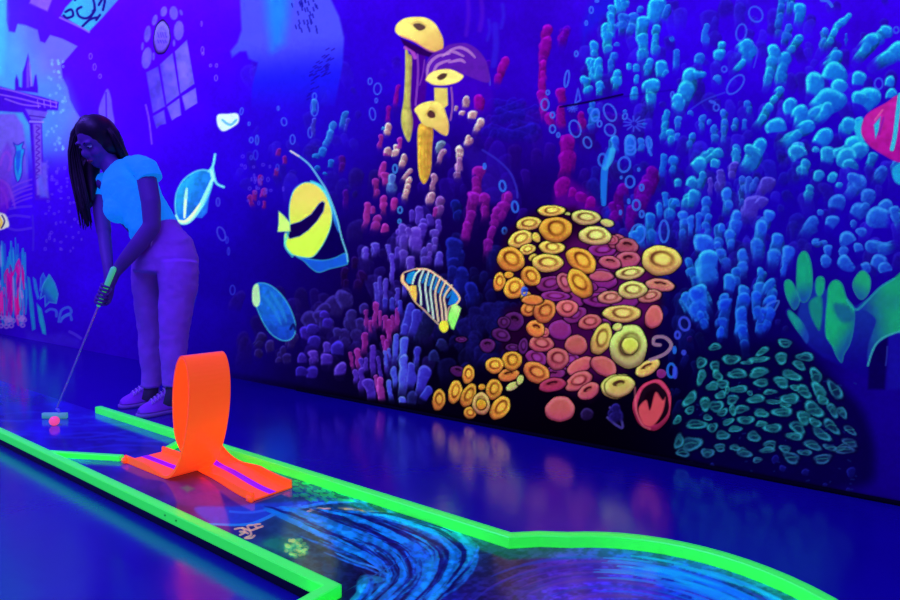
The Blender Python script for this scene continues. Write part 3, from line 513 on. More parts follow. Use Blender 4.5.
    # ------------------------------------------------ plate polyps
    OR, YE, GN, PI, MA = (240,158,58), (236,190,86), (216,212,120), (206,92,104), (136,38,128)
    c.at(450, 150)
    c.poly([(220,330),(330,250),(500,230),(640,330),(720,380),(830,450),(850,620),(800,800),(700,900),(560,1000),(420,960),(300,880),(200,800),(220,640),(330,600),(180,520)], (30,0,44), soft=6)
    c.poly([(480,360),(600,330),(740,380),(800,470),(820,620),(760,700),(640,660),(560,560),(440,620),(420,500)], (88,10,96), soft=8, smooth=True, alpha=.8); c.poly([(400,640),(560,640),(700,760),(600,900),(440,860),(340,760)], (70,6,80), soft=8, smooth=True, alpha=.8)
    c.discs('640 420 62 45 10;610 515 60 40 10 2;610 400 56 30 0;400 535 60 30 -10;600 580 40 30 0 2;500 590 50 40 -20 2;420 585 60 22 0;560 545 30 20 20 2', MA)
    c.at(450, 300)
    c.discs('440 120 48 40 0 2;600 0 70 30 0;430 285 44 24 0 1;600 100 44 30 0;845 295 20 20 0 2;700 0 60 40 -10 1;500 60 50 30 -20;480 240 40 30 0;345 232 46 30 20;405 300 60 24 -8 1', MA); c.discs('250 190 30 16 0;205 140 40 26 25;293 185 20 34 10;150 182 32 28 0 1;45 158 24 12 0;30 285 30 22 20 1;255 85 40 40 20 1;215 90 26 24 0', (84,24,100))
    c.at(450, 150)
    c.discs('665 365 36 28 -10;708 385 46 32 10 1;712 440 48 36 -5 1;460 530 30 42 -30;645 360 30 20 0;640 450 46 26 10 1;605 505 50 22 0 2', (186,80,110)); c.discs('840 540 60 26 8 1;640 590 50 26 0;800 585 48 26 -10', (206,120,110))
    c.discs('628 292 28 16 15 2;470 255 14 7 10 2', GN); c.discs('543 270 58 31 3;580 343 66 38 6;720 492 58 27 -8;730 560 58 36 -6', (226,206,112))
    c.discs('405 243 58 22 0;315 295 52 28 -10;282 357 52 34 -18;310 398 34 21 -10;407 390 54 26 5;333 430 20 14 -20 2;390 452 62 38 0;345 350 16 22 -30 2;470 330 10 20 0 2', YE)
    c.discs('423 318 68 50 0;243 438 56 50 12;322 505 42 38 38;197 527 24 40 12;258 553 44 42 -30;305 590 24 24 0;525 442 68 44 32;520 535 42 66 -32;235 500 20 14 0 2', OR)
    c.disc(845, 442, 78, 62, 0, (240,196,96))
    c.at(450, 300)
    c.discs('365 175 50 34 0;560 88 48 30 -15;468 33 46 34 0;815 68 36 48 10 2;505 180 46 40 0 2;430 235 44 46 10;520 265 56 32 -32 2;615 265 56 38 32 2;515 325 60 34 -30;555 365 46 32 -30 1;440 437 60 52 0 2;378 130 20 20 0', PI)
    c.discs('315 38 34 28 0;342 115 38 34 20 1;345 290 54 42 28;378 45 42 50 25;235 300 44 26 -8 1;330 0 44 20 0 2', (232,128,66)); c.discs('410 340 56 28 -12 1', (170,50,90))
    c.discs('688 55 80 34 0;790 272 56 28 -28 1', (230,180,100)); c.discs('605 157 38 68 24', (230,190,92)); c.discs('670 345 66 50 -14;678 345 60 44 -14 1', (224,200,104)); c.disc(715, 187, 74, 90, 0, (206,212,112)); c.disc(720, 183, 34, 34, 0, (228,220,96), 2)
    c.discs('670 108 20 16 -20 2', GN); c.stroke([(800,240),(860,215),(885,180),(860,150),(820,150),(815,175),(840,180)], 7, (170,120,170), .85); c.discs('250 345 30 16 -30 2;280 320 14 22 20 2', (206,206,120))
    c.discs('248 243 42 38 0;178 262 36 34 0;73 298 24 40 10;175 358 34 42 10;20 368 28 48 10;73 382 28 52 22;200 432 36 52 34;80 452 25 26 0;127 348 15 13 0 2;-45 400 26 46 10', OR); c.disc(125, 415, 36, 46, 0, (226,170,100)); c.disc(125, 418, 20, 22, 0, (240,170,50), 2)
    c.disc(810, 420, 78, 102, 12, (206,50,96), 2); c.disc(812, 418, 60, 82, 12, (20,0,20), 2); c.poly([(755,430),(785,400),(800,440),(822,368),(850,400),(862,390),(850,450),(815,500),(780,500),(760,470)], (210,70,96), soft=1, smooth=True)
    c.stroke([(740,350),(745,440),(770,500),(800,515)], 4, (240,120,140), .5)
    c.stroke([(640,430),(680,470),(690,510),(665,500),(630,470)], 5, (90,70,190), .8); c.lumps('655 440 680 500 28', (34,20,120)); c.lumps('545 457 545 462 22', (44,24,90))
    c.rings('885 282 18 30 0;898 200 6 14 0', col=(40,110,250), w=5); c.at(450,150); c.ring(297,565,12,18,0,(60,90,246),4); c.lump(297,560,297,570,11,(50,80,220))
    # ------------------------------------------------ teal brain coral, lower right
    c.at(675, 300)
    T = (34, 142, 168)
    c.poly([(20,600),(60,380),(110,250),(220,190),(420,160),(540,220),(640,320),(760,460),(800,640),(760,740),(500,760),(200,700)], (6,0,66), soft=8, smooth=True, alpha=.85)
    pts = '160 188 24 13 0;440 172 30 14 10;350 205 28 12 -25;105 250 18 24 25;160 265 20 20 0;225 238 32 20 -5;335 238 36 12 -5;425 232 26 20 0;520 228 34 17 10;497 260 28 14 25;105 308 18 28 15;170 300 18 22 -20;250 295 38 18 8;335 290 40 18 -8;465 300 38 18 14;563 303 22 32 -35;150 345 24 18 0;190 335 22 18 20;255 357 34 14 0;345 330 32 14 -10;425 328 34 18 18;515 365 34 20 30;577 365 22 40 -40;640 360 20 42 -28;380 368 28 9 0;60 395 20 32 35;120 415 22 24 0;183 380 20 16 0;230 398 26 16 -10;325 396 34 16 0;395 407 30 9 0;460 395 34 22 8;165 425 26 24 0;190 450 20 14 -30;265 437 32 14 -5;345 452 28 16 0;430 448 38 19 5;555 437 40 26 28;630 440 18 28 -35;668 450 14 28 -35;515 470 32 22 32;283 480 30 17 0;212 487 22 12 -30;85 497 40 18 -5;150 510 18 20 20;390 512 34 18 5;490 510 34 20 25;625 505 38 18 38;700 520 28 12 30;190 540 26 18 -5;315 545 26 20 -5;478 545 32 16 12;585 535 40 18 35;65 575 40 28 -20;15 565 16 32 20;380 580 28 16 -10;550 580 36 16 15;700 570 34 14 15;665 590 30 10 -30;300 372 12 8 0;210 360 10 14 0;30 610 26 16 0;130 612 24 20 0;275 610 30 18 10;370 600 30 12 0;465 630 38 18 20;590 635 40 16 -8;680 600 40 14 5;240 590 22 12 0;330 640 20 10 0;180 590 24 14 0;440 595 26 12 10;520 610 26 12 10;620 590 26 12 20;10 480 14 18 30;60 440 22 12 -30;230 440 14 20 0;480 350 20 10 10;290 250 22 8 0;130 470 16 12 0;240 515 26 12 -10;345 495 24 10 0;560 490 24 16 30;440 420 20 8 0;590 400 18 22 -40'
    for it in pts.split(';'):
        x, y, rx, ry, a = map(float, it.split()); far = max(0, (x - 560) / 500) + max(0, (y - 500) / 420); t = [T[0], T[1] * (1 - far), T[2] * (1 - far * .3)]
        c.cup(x, y, rx * 1.02, ry * 1.08, a, t)
        r0 = random.Random(int(x)); c.stroke([(x - rx * .6, y + ry * .1), (x - rx * .1, y - ry * r0.uniform(0, .4)), (x + rx * .5, y - ry * .1)], 2.2, (60,180,200), .4)
    for k in range(60):
        x = rn.uniform(40, 740); y = rn.uniform(320, 760); c.stroke([(x, y), (x + rn.uniform(-14,14), y + rn.uniform(-4,6))], 3, (24,50,150), .4)
    c.rings('38 95 23 29 -15;10 140 12 16 0;35 210 8 9 0;0 290 8 24 0', col=(60,70,240), w=5); c.lumps('60 155 60 158 14', (30,10,110))
    c.lumps('400 640 405 650 16;520 690 540 695 14;700 690 700 700 18;150 660 152 662 10;430 675 440 678 12;600 740 605 745 8;690 760 692 764 8', (26,30,170), alpha=.6)
    # ------------------------------------------------ big green leaf coral, right edge
    c.at(780, 240, .26667)
    G, GB = (22,146,132), (22,44,168)
    c.poly([(100,390),(60,300),(90,180),(140,150),(230,240),(300,250),(380,200),(460,150),(470,350),(400,370),(350,400),(330,520),(220,470),(160,440)], GB, soft=2, alpha=.95, grad=(250,250,250,520,(16,0,140)))
    c.poly([(405,365),(455,340),(470,560),(400,560)], (24,14,170), soft=3, alpha=.8); c.poly([(330,560),(335,450),(360,395),(405,362),(400,450),(392,560)], (10,0,90), soft=2)
    c.poly([(62,180),(62,120),(66,70),(82,44),(100,46),(114,75),(122,130),(118,190),(100,230),(72,225)], G, soft=1, smooth=True, grad=(90,140,110,240,(24,60,180)), edge=(40,170,150), ew=.8)
    c.poly([(16,160),(30,148),(48,160),(62,190),(74,230),(56,262),(36,240),(20,200)], G, soft=1, smooth=True, grad=(30,190,80,230,(26,70,170)), edge=(40,170,170), ew=.8)
    c.poly([(135,150),(148,136),(164,142),(168,165),(160,200),(146,212),(134,190)], G, soft=1, smooth=True, edge=(40,180,150), ew=.8)
    c.poly([(108,240),(130,215),(156,215),(158,280),(150,335),(140,332),(118,290)], (22,120,136), soft=1.5, smooth=True)
    c.poly([(32,262),(60,282),(92,320),(108,360),(100,388),(78,360),(50,320),(30,285)], (24,130,150), soft=1, smooth=True, grad=(60,310,110,330,(26,60,180)))
    c.poly([(176,230),(180,180),(195,155),(215,150),(235,168),(250,215),(278,258),(276,330),(262,390),(240,430),(232,460),(214,440),(196,400),(172,360),(170,300)], (24,156,128), soft=1, smooth=True, grad=(215,330,290,380,(22,60,170)), edge=(36,170,160), ew=.8)
    c.poly([(200,240),(260,250),(280,300),(240,310),(215,290)], (22,50,160), soft=3, smooth=True, alpha=.6)
    c.poly([(272,165),(285,135),(305,115),(325,122),(340,150),(336,190),(318,218),(300,222),(282,200)], (30,156,128), soft=1, smooth=True, grad=(320,150,280,220,(26,80,170)), edge=(50,180,160), ew=.8)
    c.poly([(290,250),(340,210),(375,178),(420,148),(470,130),(470,340),(440,344),(400,362),(365,388),(345,430),(328,470),(330,400),(345,350),(360,300),(330,270)], (26,150,130), soft=1.2, smooth=True, grad=(430,280,300,300,(24,50,170)))
    c.poly([(340,235),(400,210),(450,215),(440,260),(380,250)], (28,120,140), soft=4, smooth=True, alpha=.6); c.stroke([(250,225),(285,262),(330,225),(375,178),(430,145)], 4, (40,160,190), .7)
    c.stroke([(330,470),(345,420),(365,385),(400,360),(450,342)], 4, (60,170,190), .8); c.stroke([(402,400),(400,440),(396,470)], 3, (60,80,220), .5)
    # ------------------------------------------------ red coral and kelp, far left
    c.at(0, 230, .18333)
    for k in range(60):
        x = rn.uniform(-60, 145); y = rn.uniform(30, 330); h = rn.uniform(120, 300); c.stroke([(x, y + abs(x - 60) * .5), (x + rn.uniform(-6,6), y + h * .5), (x + rn.uniform(-4,10), min(y + h, 520))], rn.uniform(4,8), (24, 120 + rn.uniform(-50,50), 225), .8, taper=.4)
    for k in range(80):
        x = rn.uniform(-60, 125); y = 180 + abs(x - 95) * 1.1 + rn.uniform(-30, 210); c.stroke([(x, y), (x + rn.uniform(-14,14), y + 40), (x + rn.uniform(-10,10), min(y + rn.uniform(70,140), 520))], rn.uniform(4,9), rn.choice([(206, 4, 170), (214, 10, 150), (160, 0, 180), (214, 40, 190), (120, 0, 180)]), .8, taper=.4)
    for k in range(26):
        x = rn.uniform(-60, 150); y = rn.uniform(60, 380); h = rn.uniform(90, 200); c.stroke([(x, y), (x + rn.uniform(-4,4), y + h * .5), (x + rn.uniform(-4,8), min(y + h, 520))], rn.uniform(3,6), rn.choice([(40, 150, 230), (150, 130, 235), (30, 110, 230)]), .8, taper=.5)
    for k in range(16): x = rn.uniform(-10, 140); c.ring(x, rn.uniform(470, 530), 13, 12, 0, (150,110,230), 5, .7)
    c.poly([(148,250),(162,262),(182,400),(194,540),(176,550),(160,420)], (26,120,210), soft=.8); c.poly([(178,254),(196,270),(214,370),(204,380),(186,320)], (34,110,224), soft=.8); c.poly([(200,398),(226,430),(246,520),(252,572),(232,566),(214,500)], (30,140,205), soft=.8)
    c.poly([(220,262),(235,232),(250,262),(240,300),(216,340)], (40,60,225), soft=.8, edge=(40,130,230), ew=1); c.poly([(216,380),(232,300),(268,238),(300,290),(318,350),(308,402),(270,395),(246,420),(244,360)], (28,128,196), soft=.8, edge=(56,160,224), ew=1, grad=(290,340,240,380,(34,40,210)))
    for p in ([(252,445),(275,432),(305,440),(308,470)], [(320,500),(335,440),(375,422),(388,450),(350,470),(330,500)], [(340,480),(380,462),(390,490)]): c.stroke(p, 7, (56,110,230), .7)
    c.poly([(140,545),(240,575),(340,560),(440,600),(430,640),(140,620)], (56,40,220), soft=4, alpha=.45); c.stroke([(380,555),(410,570),(440,590)], 8, (80,60,230), .6)
    # ------------------------------------------------ fishes
    c.at(225, 150)       # banner fish
    c.poly([(340,128),(392,146),(420,190),(440,240),(462,300),(470,358),(490,420),(490,452),(400,445),(340,430),(330,300),(360,200)], (10,0,86), soft=1, smooth=True)
    c.poly([(285,425),(345,436),(395,440),(440,430),(484,412),(492,450),(478,462),(420,476),(376,490),(345,474),(315,445)], (24,84,226), soft=1, smooth=True, edge=(60,190,244), ew=.9)
    c.poly([(340,128),(388,142),(415,185),(438,240),(458,300),(455,330),(436,290),(420,240)], (70,200,236), soft=1, smooth=True, grad=(400,160,450,320,(34,100,220)))
    c.poly([(255,262),(258,210),(272,165),(296,140),(325,128),(360,136),(390,160),(412,196),(428,245),(426,295),(410,345),(382,395),(348,430),(300,428),(262,415),(240,388),(236,345),(246,318),(258,300)], (232,208,104), soft=.8, smooth=True, grad=(330,180,330,360,(214,242,84)), edge=(120,220,220), ew=1.1, tex=.06)
    c.poly([(260,298),(300,286),(345,256),(374,216),(390,204),(400,212),(394,245),(368,285),(335,320),(300,345),(258,356),(243,330)], (18,0,80), soft=.8, edge=(40,60,200), ew=.8)
    c.stroke([(240,300),(252,330),(240,380),(270,425)], 5, (80,220,230), .7); c.poly([(214,243),(236,262),(260,290),(262,326),(210,328),(214,290)], (206,244,130), soft=.8, edge=(150,220,180), ew=.7)
    c.stroke([(262,4),(300,28),(340,62),(380,120),(405,160),(432,225),(452,290),(466,350),(486,412),(490,445)], 3.2, (110,200,240), .95); c.stroke([(262,4),(295,25)], 3, (230,200,220), .9)
    c.at(225, 262)       # blue tang, left of centre
    c.poly([(112,120),(118,92),(140,82),(178,90),(218,120),(252,165),(276,220),(284,262),(276,298),(250,316),(218,312),(180,285),(150,240),(128,190),(112,150)], (26,100,226), soft=.8, smooth=True, edge=(66,190,242), ew=1.2, tex=.2, grad=(170,150,260,290,(24,66,206)))
    for p in ([(150,130),(190,180),(225,250)], [(180,120),(222,180),(245,240)]): c.stroke(p, 8, (40,150,236), .45, taper=.6)
    c.poly([(108,130),(114,96),(132,88),(138,120),(140,160),(128,180),(112,168)], (190,236,190), soft=.8, smooth=True); c.stroke([(262,268),(274,250),(282,270)], 5, (12,10,90), .8)
    c.at(390, 255, .15)  # striped angel fish
    c.poly([(78,140),(90,115),(130,100),(180,88),(250,95),(310,130),(370,175),(430,230),(462,272),(466,300),(440,330),(400,350),(385,400),(372,470),(330,470),(280,425),(220,365),(160,310),(120,235),(85,180)], (22,8,80), soft=.7, smooth=True, edge=(244,190,170), ew=1.5)
    c.poly([(105,170),(118,125),(160,105),(175,115),(150,165),(140,195),(118,190)], (20,130,220), soft=.7); c.poly([(120,215),(145,200),(175,205),(180,260),(175,315),(145,275)], (244,190,90), soft=.7); c.stroke([(84,140),(84,175),(110,205),(125,225)], 11, (250,190,150))
    c.poly([(395,300),(420,235),(452,262),(462,295),(440,322),(400,335),(385,330)], (20,110,225), soft=.7)
    for i, (xa, ya, xb, yb, xm) in enumerate(((196,108,208,330,196),(232,112,258,375,236),(272,130,290,420,270),(310,152,322,440,302),(346,178,352,450,336),(385,205,375,430,362))):
        c.stroke([(xa+26,ya-2),(xm,(ya*2+yb)/3),(xm+8,(ya+yb*2)/3),(xb,yb)], 7, (206,226,226) if i < 3 else (240,200,180), .95); c.stroke([(xa+42,ya+22),(xm+20,(ya*2+yb)/3)], 8, (24,120,210), .9)
    c.stroke([(150,190),(170,130),(200,100)], 6, (210,236,236)); c.stroke([(180,94),(250,98),(310,134),(370,180),(430,236),(464,290),(440,330)], 6, (250,190,170))
    c.poly([(326,470),(345,440),(378,440),(390,470),(385,500),(360,518),(335,500)], (246,226,70), soft=.7, smooth=True); c.poly([(392,385),(412,335),(440,325),(474,355),(462,400),(425,498),(408,490),(385,430)], (150,240,120), soft=.7, grad=(400,400,440,340,(190,240,150)))
    c.at(0, 150)         # pale surgeon fish behind the golfer
    c.poly([(760,285),(800,240),(835,180),(850,130),(835,200),(828,250),(808,272),(780,270)], (34,110,240), soft=1)
    c.poly([(698,215),(706,165),(735,115),(785,82),(830,80),(852,110),(848,150),(820,215),(785,265),(750,292),(720,294),(704,262)], (30,140,240), soft=1, smooth=True, edge=(100,230,248), ew=1.6, tex=.25, grad=(720,150,840,220,(30,104,240)))
    c.poly([(705,200),(712,160),(745,115),(775,105),(740,160),(728,215),(715,240)], (40,170,240), soft=2, smooth=True, alpha=.7)
    c.stroke([(704,262),(716,286),(744,290),(772,268),(805,215),(835,150),(846,120)], 9, (150,240,236), taper=.5); c.stroke([(714,282),(740,286),(768,262),(800,215)], 7, (236,250,220), taper=.6); c.stroke([(747,155),(742,200),(738,262)], 7, (170,240,232), taper=.4); c.stroke([(742,200),(738,270)], 4, (240,255,230))
    c.stroke([(835,85),(852,62),(860,18)], 5, (110,220,240)); c.stroke([(850,70),(860,120),(872,138),(895,148)], 5, (110,220,240)); c.stroke([(846,84),(852,120)], 6, (160,236,240))
    c.rings('872 208 8 18 0;885 335 16 30 -20', col=(80,90,240), w=3, alpha=.6)
    c.at(0, 150); c.poly([(760,460),(785,450),(790,560),(770,640),(745,600)], (30,70,226), soft=2, alpha=.8)
    c.at(675, 0)         # pink fish at the right edge
    c.poly([(720,520),(735,482),(755,478),(765,520),(755,575),(735,560)], (36,170,232), soft=1, smooth=True)
    c.poly([(745,530),(758,470),(790,440),(845,410),(890,380),(960,372),(1040,420),(1060,520),(1000,640),(900,650),(830,618),(775,580)], (196,30,172), soft=.9, smooth=True, tex=.15, grad=(800,450,880,640,(170,16,160)))
    c.poly([(795,500),(822,466),(815,520),(802,556)], (40,170,224), soft=1); c.stroke([(900,380),(892,440),(880,540),(868,596)], 9, (56,180,230)); c.stroke([(830,440),(800,480)], 4, (230,110,180), .6); c.stroke([(835,470),(815,540)], 4, (120,20,180), .7)
    c.poly([(870,680),(900,650),(960,660),(940,740),(890,735),(872,710)], (30,150,230), soft=1, smooth=True)
    # colours darken towards the foot of the wall
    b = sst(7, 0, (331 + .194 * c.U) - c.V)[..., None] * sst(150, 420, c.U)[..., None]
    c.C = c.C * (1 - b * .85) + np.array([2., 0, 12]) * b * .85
    c.C = np.clip(c.C, 0, 255)
DECK_Z = .035; BULB = (-.41, 1.11)
def paint_deck(c):
    c.backdrop([(-200,430,20,10,170),(0,425,20,8,190),(54,440,20,14,205),(110,425,24,10,190),(130,445,20,24,190),(60,455,24,20,190),(120,470,26,22,140),(180,495,34,20,110),(240,520,20,20,130),(220,505,70,20,130),(150,485,30,16,130),
      (300,480,14,50,110),(340,495,12,70,100),(300,500,20,40,130),(270,530,16,50,90),(310,560,14,40,80),(340,550,14,20,70),(380,560,8,12,70),(360,590,6,10,60),(350,520,16,20,110),(420,530,12,20,120),(400,510,30,60,70),
      (470,530,10,50,110),(450,590,16,20,130),(500,550,14,40,70),(500,570,30,14,90),(540,560,44,24,110),(580,575,50,26,180),(560,600,50,30,200),(620,590,40,40,220),(700,590,16,50,190),(640,550,20,50,150),(760,590,14,60,150),(800,620,14,60,150),(600,700,40,30,190),(400,700,10,16,110)], 22)
    c.C *= (.7 + .6 * fbm(c.U * .05, c.V * .12, 4))[..., None]; rn = random.Random(9)
    c.at(0, 0, 1)
    for k in range(26):     # brushed streaks of the tee mat
        x = rn.uniform(-60, 190); y = rn.uniform(415, 470); c.stroke([(x, y), (x + 40, y + rn.uniform(-4, 3)), (x + 80, y + rn.uniform(-6, 3))], .9, (30, 40, 230), .35, soft=1)
    c.at(225, 450)
    c.poly([(-420,140),(-380,80),(-300,70),(-240,110),(-200,160),(-120,190),(0,200),(120,212),(60,250),(-40,262),(-120,220),(-260,190)], (66,24,130), soft=10, smooth=True, alpha=.55)
    c.poly([(-260,150),(-200,130),(-160,170),(-60,180),(-20,210),(-90,225),(-180,205)], (90,30,140), soft=4, smooth=True, alpha=.5); c.poly([(-180,150),(-150,140),(-120,155),(-150,170)], (20,90,110), soft=2, alpha=.7)
    c.poly([(-120,230),(40,226),(120,214),(280,206),(420,196),(590,204),(560,212),(420,216),(300,236),(230,254),(190,262),(150,282),(100,297),(0,300),(-60,290)], (26,52,214), soft=2, smooth=True, alpha=.8)
    c.stroke([(-60,296),(40,300),(110,294),(170,270),(215,250),(300,232),(420,210),(590,205)], 6, (30,110,240), .8, taper=.4); c.stroke([(20,246),(100,250),(190,236),(300,222)], 5, (40,80,240), .7)
    for k in range(120):    # foam of the green shallows
        x = rn.uniform(270, 520); y = 205 - (x - 270) * -.08 + rn.uniform(-78, 0) - max(0, 330 - x) * .2 ; y = min(y, 200)
        c.stroke([(x, y), (x + rn.uniform(4, 22), y + rn.uniform(0, 8))], rn.uniform(1.5, 4), (20, 140 + rn.uniform(-30, 50), 120), .5)
    c.poly([(455,232),(500,230),(560,240),(640,250),(680,256),(600,256),(520,248)], (150,120,90), soft=2, alpha=.8); c.stroke([(480,236),(560,243),(620,254)], 3, (200,150,110), .7)
    for p in ([(330,246),(360,240),(385,246),(430,254)], [(360,240),(376,232),(398,236)], [(385,246),(398,236),(420,234)], [(340,238),(360,240)]): c.stroke(p, 3, (200,150,160), .85)
    for p in ([(40,316),(70,312),(100,322),(130,312),(150,305)], [(70,312),(80,328),(60,340)], [(100,322),(104,340),(80,352),(104,352),(118,342)], [(130,312),(118,300),(140,296)], [(100,322),(90,304),(110,300)], [(60,326),(80,328),(92,334)]): c.stroke(p, 3.4, (216,150,150), .85)
    c.poly([(150,380),(190,348),(250,352),(310,364),(330,392),(318,430),(280,432),(230,410)], (16,90,100), soft=5, smooth=True, alpha=.8)
    for k in range(70): a = rn.uniform(0, 6.28); q = rn.uniform(0, 1) ** .5; c.ring(280 + 46 * q * math.cos(a), 392 + 36 * q * math.sin(a), rn.uniform(4, 8), rn.uniform(3, 6), 0, rn.choice([(110,190,110), (60,160,120), (190,190,110)]), 1.8, .6)
    def bundle(pts, n, wid, col, jit, al=.55, j2=8):
        for k in range(n):
            o = rn.gauss(0, jit); t0 = rn.uniform(0, .5); t1 = rn.uniform(t0 + .25, 1.); P = catmull(pts, 8, False); m = len(P); P = P[int(t0 * m):max(int(t1 * m), int(t0 * m) + 4)]
            if len(P) < 3: continue
            d = np.gradient(P, axis=0); nn = np.stack([-d[:, 1], d[:, 0]], 1) / (np.hypot(d[:, 0], d[:, 1])[:, None] + 1e-6)
            P = P + nn * o + np.stack([np.convolve(np.array([rn.gauss(0, j2) for _ in range(len(P))]), np.ones(5) / 5, 'same')] * 2, 1) * .5
            j = rn.uniform(.6, 1.15); c.stroke([tuple(q) for q in P], wid * rn.uniform(.5, 1.6), [min(255, x * j) for x in col], al, smooth=False, taper=.8, soft=1.0)
    SW, LB = (10, 84, 236), (20, 140, 250)
    bundle([(120,230),(250,268),(380,330),(520,400),(600,450),(650,500)], 16, 4, SW, 12); bundle([(300,330),(430,380),(520,410),(640,440),(700,500)], 10, 4, SW, 10)
    bundle([(330,240),(390,268),(480,330),(600,400),(680,470),(700,540),(620,640)], 44, 5, SW, 24); bundle([(480,250),(530,266),(640,340),(740,410),(770,470),(700,560),(560,680)], 50, 6, SW, 26)
    bundle([(600,255),(650,282),(760,340),(830,400),(810,470),(720,560),(600,680)], 50, 6, SW, 26); bundle([(690,270),(750,292),(880,330),(930,370),(980,430),(940,500),(840,580),(700,700)], 46, 6, (16,110,244), 18)
    bundle([(740,285),(850,310),(920,345),(970,400),(960,450),(880,530),(760,620)], 22, 7, LB, 14, .7); bundle([(700,300),(790,360),(850,430),(760,520),(660,620)], 14, 8, LB, 14, .6); bundle([(960,340),(1010,380),(990,440),(900,530),(780,640)], 6, 3, (30,110,240), 3, .8)
    bundle([(400,405),(480,436),(560,465),(640,500)], 6, 3.5, (20,90,236), 5, .7); bundle([(640,520),(560,530),(540,580),(480,660)], 16, 10, LB, 12, .6); bundle([(520,460),(585,520),(540,600),(440,700)], 14, 6, SW, 12, .6)
    for it in ([(390,268),(440,290),(520,340),(600,405),(640,380)], [(250,268),(330,320),(420,356),(540,400)], [(530,266),(600,300),(640,340)], [(440,410),(520,446),(600,470),(655,500)], [(275,270),(300,290)]): c.stroke(it, 3, (40,130,250), .8, taper=.6)
    def resample(p, n=26):
        p = catmull(p, 8, False); L = np.concatenate([[0], np.cumsum(np.hypot(*np.diff(p, axis=0).T))]); t = np.linspace(0, L[-1], n); return np.stack([np.interp(t, L, p[:, 0]), np.interp(t, L, p[:, 1])], 1)
    A = resample([(60,215),(200,268),(340,330),(500,396),(600,452),(625,510),(560,570),(420,700)]); B = resample([(560,248),(690,262),(800,292),(900,330),(985,392),(985,450),(900,545),(720,740)])
    for k in range(420):
        sq = rn.uniform(0, 1) ** .85; t0 = rn.uniform(0, .85); t1 = min(1, t0 + rn.uniform(.08, .32)); i0, i1 = int(t0 * 25), max(int(t1 * 25) + 1, int(t0 * 25) + 4)
        wob = .05 * math.sin(t0 * 9 + sq * 14); P = (A * (1 - sq - wob) + B * (sq + wob))[i0:i1]
        if len(P) < 3: continue
        P = P + np.array([[rn.gauss(0, 2.2), rn.gauss(0, 2.0)] for _ in P]); br = .5 + .5 * math.sin(sq * 23 + 1.5 * math.sin(t0 * 5)); v = br * rn.uniform(.6, 1.1)
        col = (4 + 10 * v, 20 + 116 * v, 120 + 150 * v) if v > .35 else (8, 10, 96)
        c.stroke([tuple(q) for q in P], rn.uniform(1.6, 5.5) * (1.3 if v > .35 else 1), [min(255, x) for x in col], rn.uniform(.5, .9), smooth=False, taper=.85, soft=.7)
    g = sst(250, 330, c.U) * sst(478, 496, c.V); n = fbm(c.U * .20, c.V * .34, 21, 3); c.C *= (1 + g * (sst(.3, .7, n) * .38 - .15))[..., None]; c.C = np.clip(c.C, 0, 255)
    # concentric brush arcs in the round end, in metres about its middle
    c.at(0, 0, 1)
    def arc(r, a0, a1, wid, col, al, ex=1.):
        q = [sheet(BULB[0] + r * ex * math.cos(math.radians(a)), BULB[1] + r * math.sin(math.radians(a)), DECK_Z) for a in np.linspace(a0, a1, 14)]
        c.stroke(q, wid, col, al, smooth=False, taper=.7, soft=.9)
    for k in range(300):
        r = rn.uniform(.06, .40); a0 = rn.uniform(-160, 140); sp = rn.uniform(20, 70)
        col = rn.choice([(24,60,236), (50,30,220), (16,110,246), (70,40,200), (14,20,130), (16,90,240)]) if a0 + sp * .5 < 105 else rn.choice([(60,30,190), (40,30,150), (70,40,170), (24,40,180)])
        arc(r, a0, a0 + sp, rn.uniform(.4, 1.7), col, .65)
    for k in range(60):
        r = rn.uniform(.31, .415); a0 = rn.uniform(10, 112); arc(r, a0, a0 + rn.uniform(10, 30), rn.uniform(.4, 2.2), (16, 130 + rn.uniform(-50, 20), 250), .8)
    for k in range(16): r = rn.uniform(.25, .33); a0 = rn.uniform(20, 100); arc(r, a0, a0 + rn.uniform(16, 40), rn.uniform(.8, 2.4), (20, 120, 250), .7)
    c.C = np.clip(c.C, 0, 255)
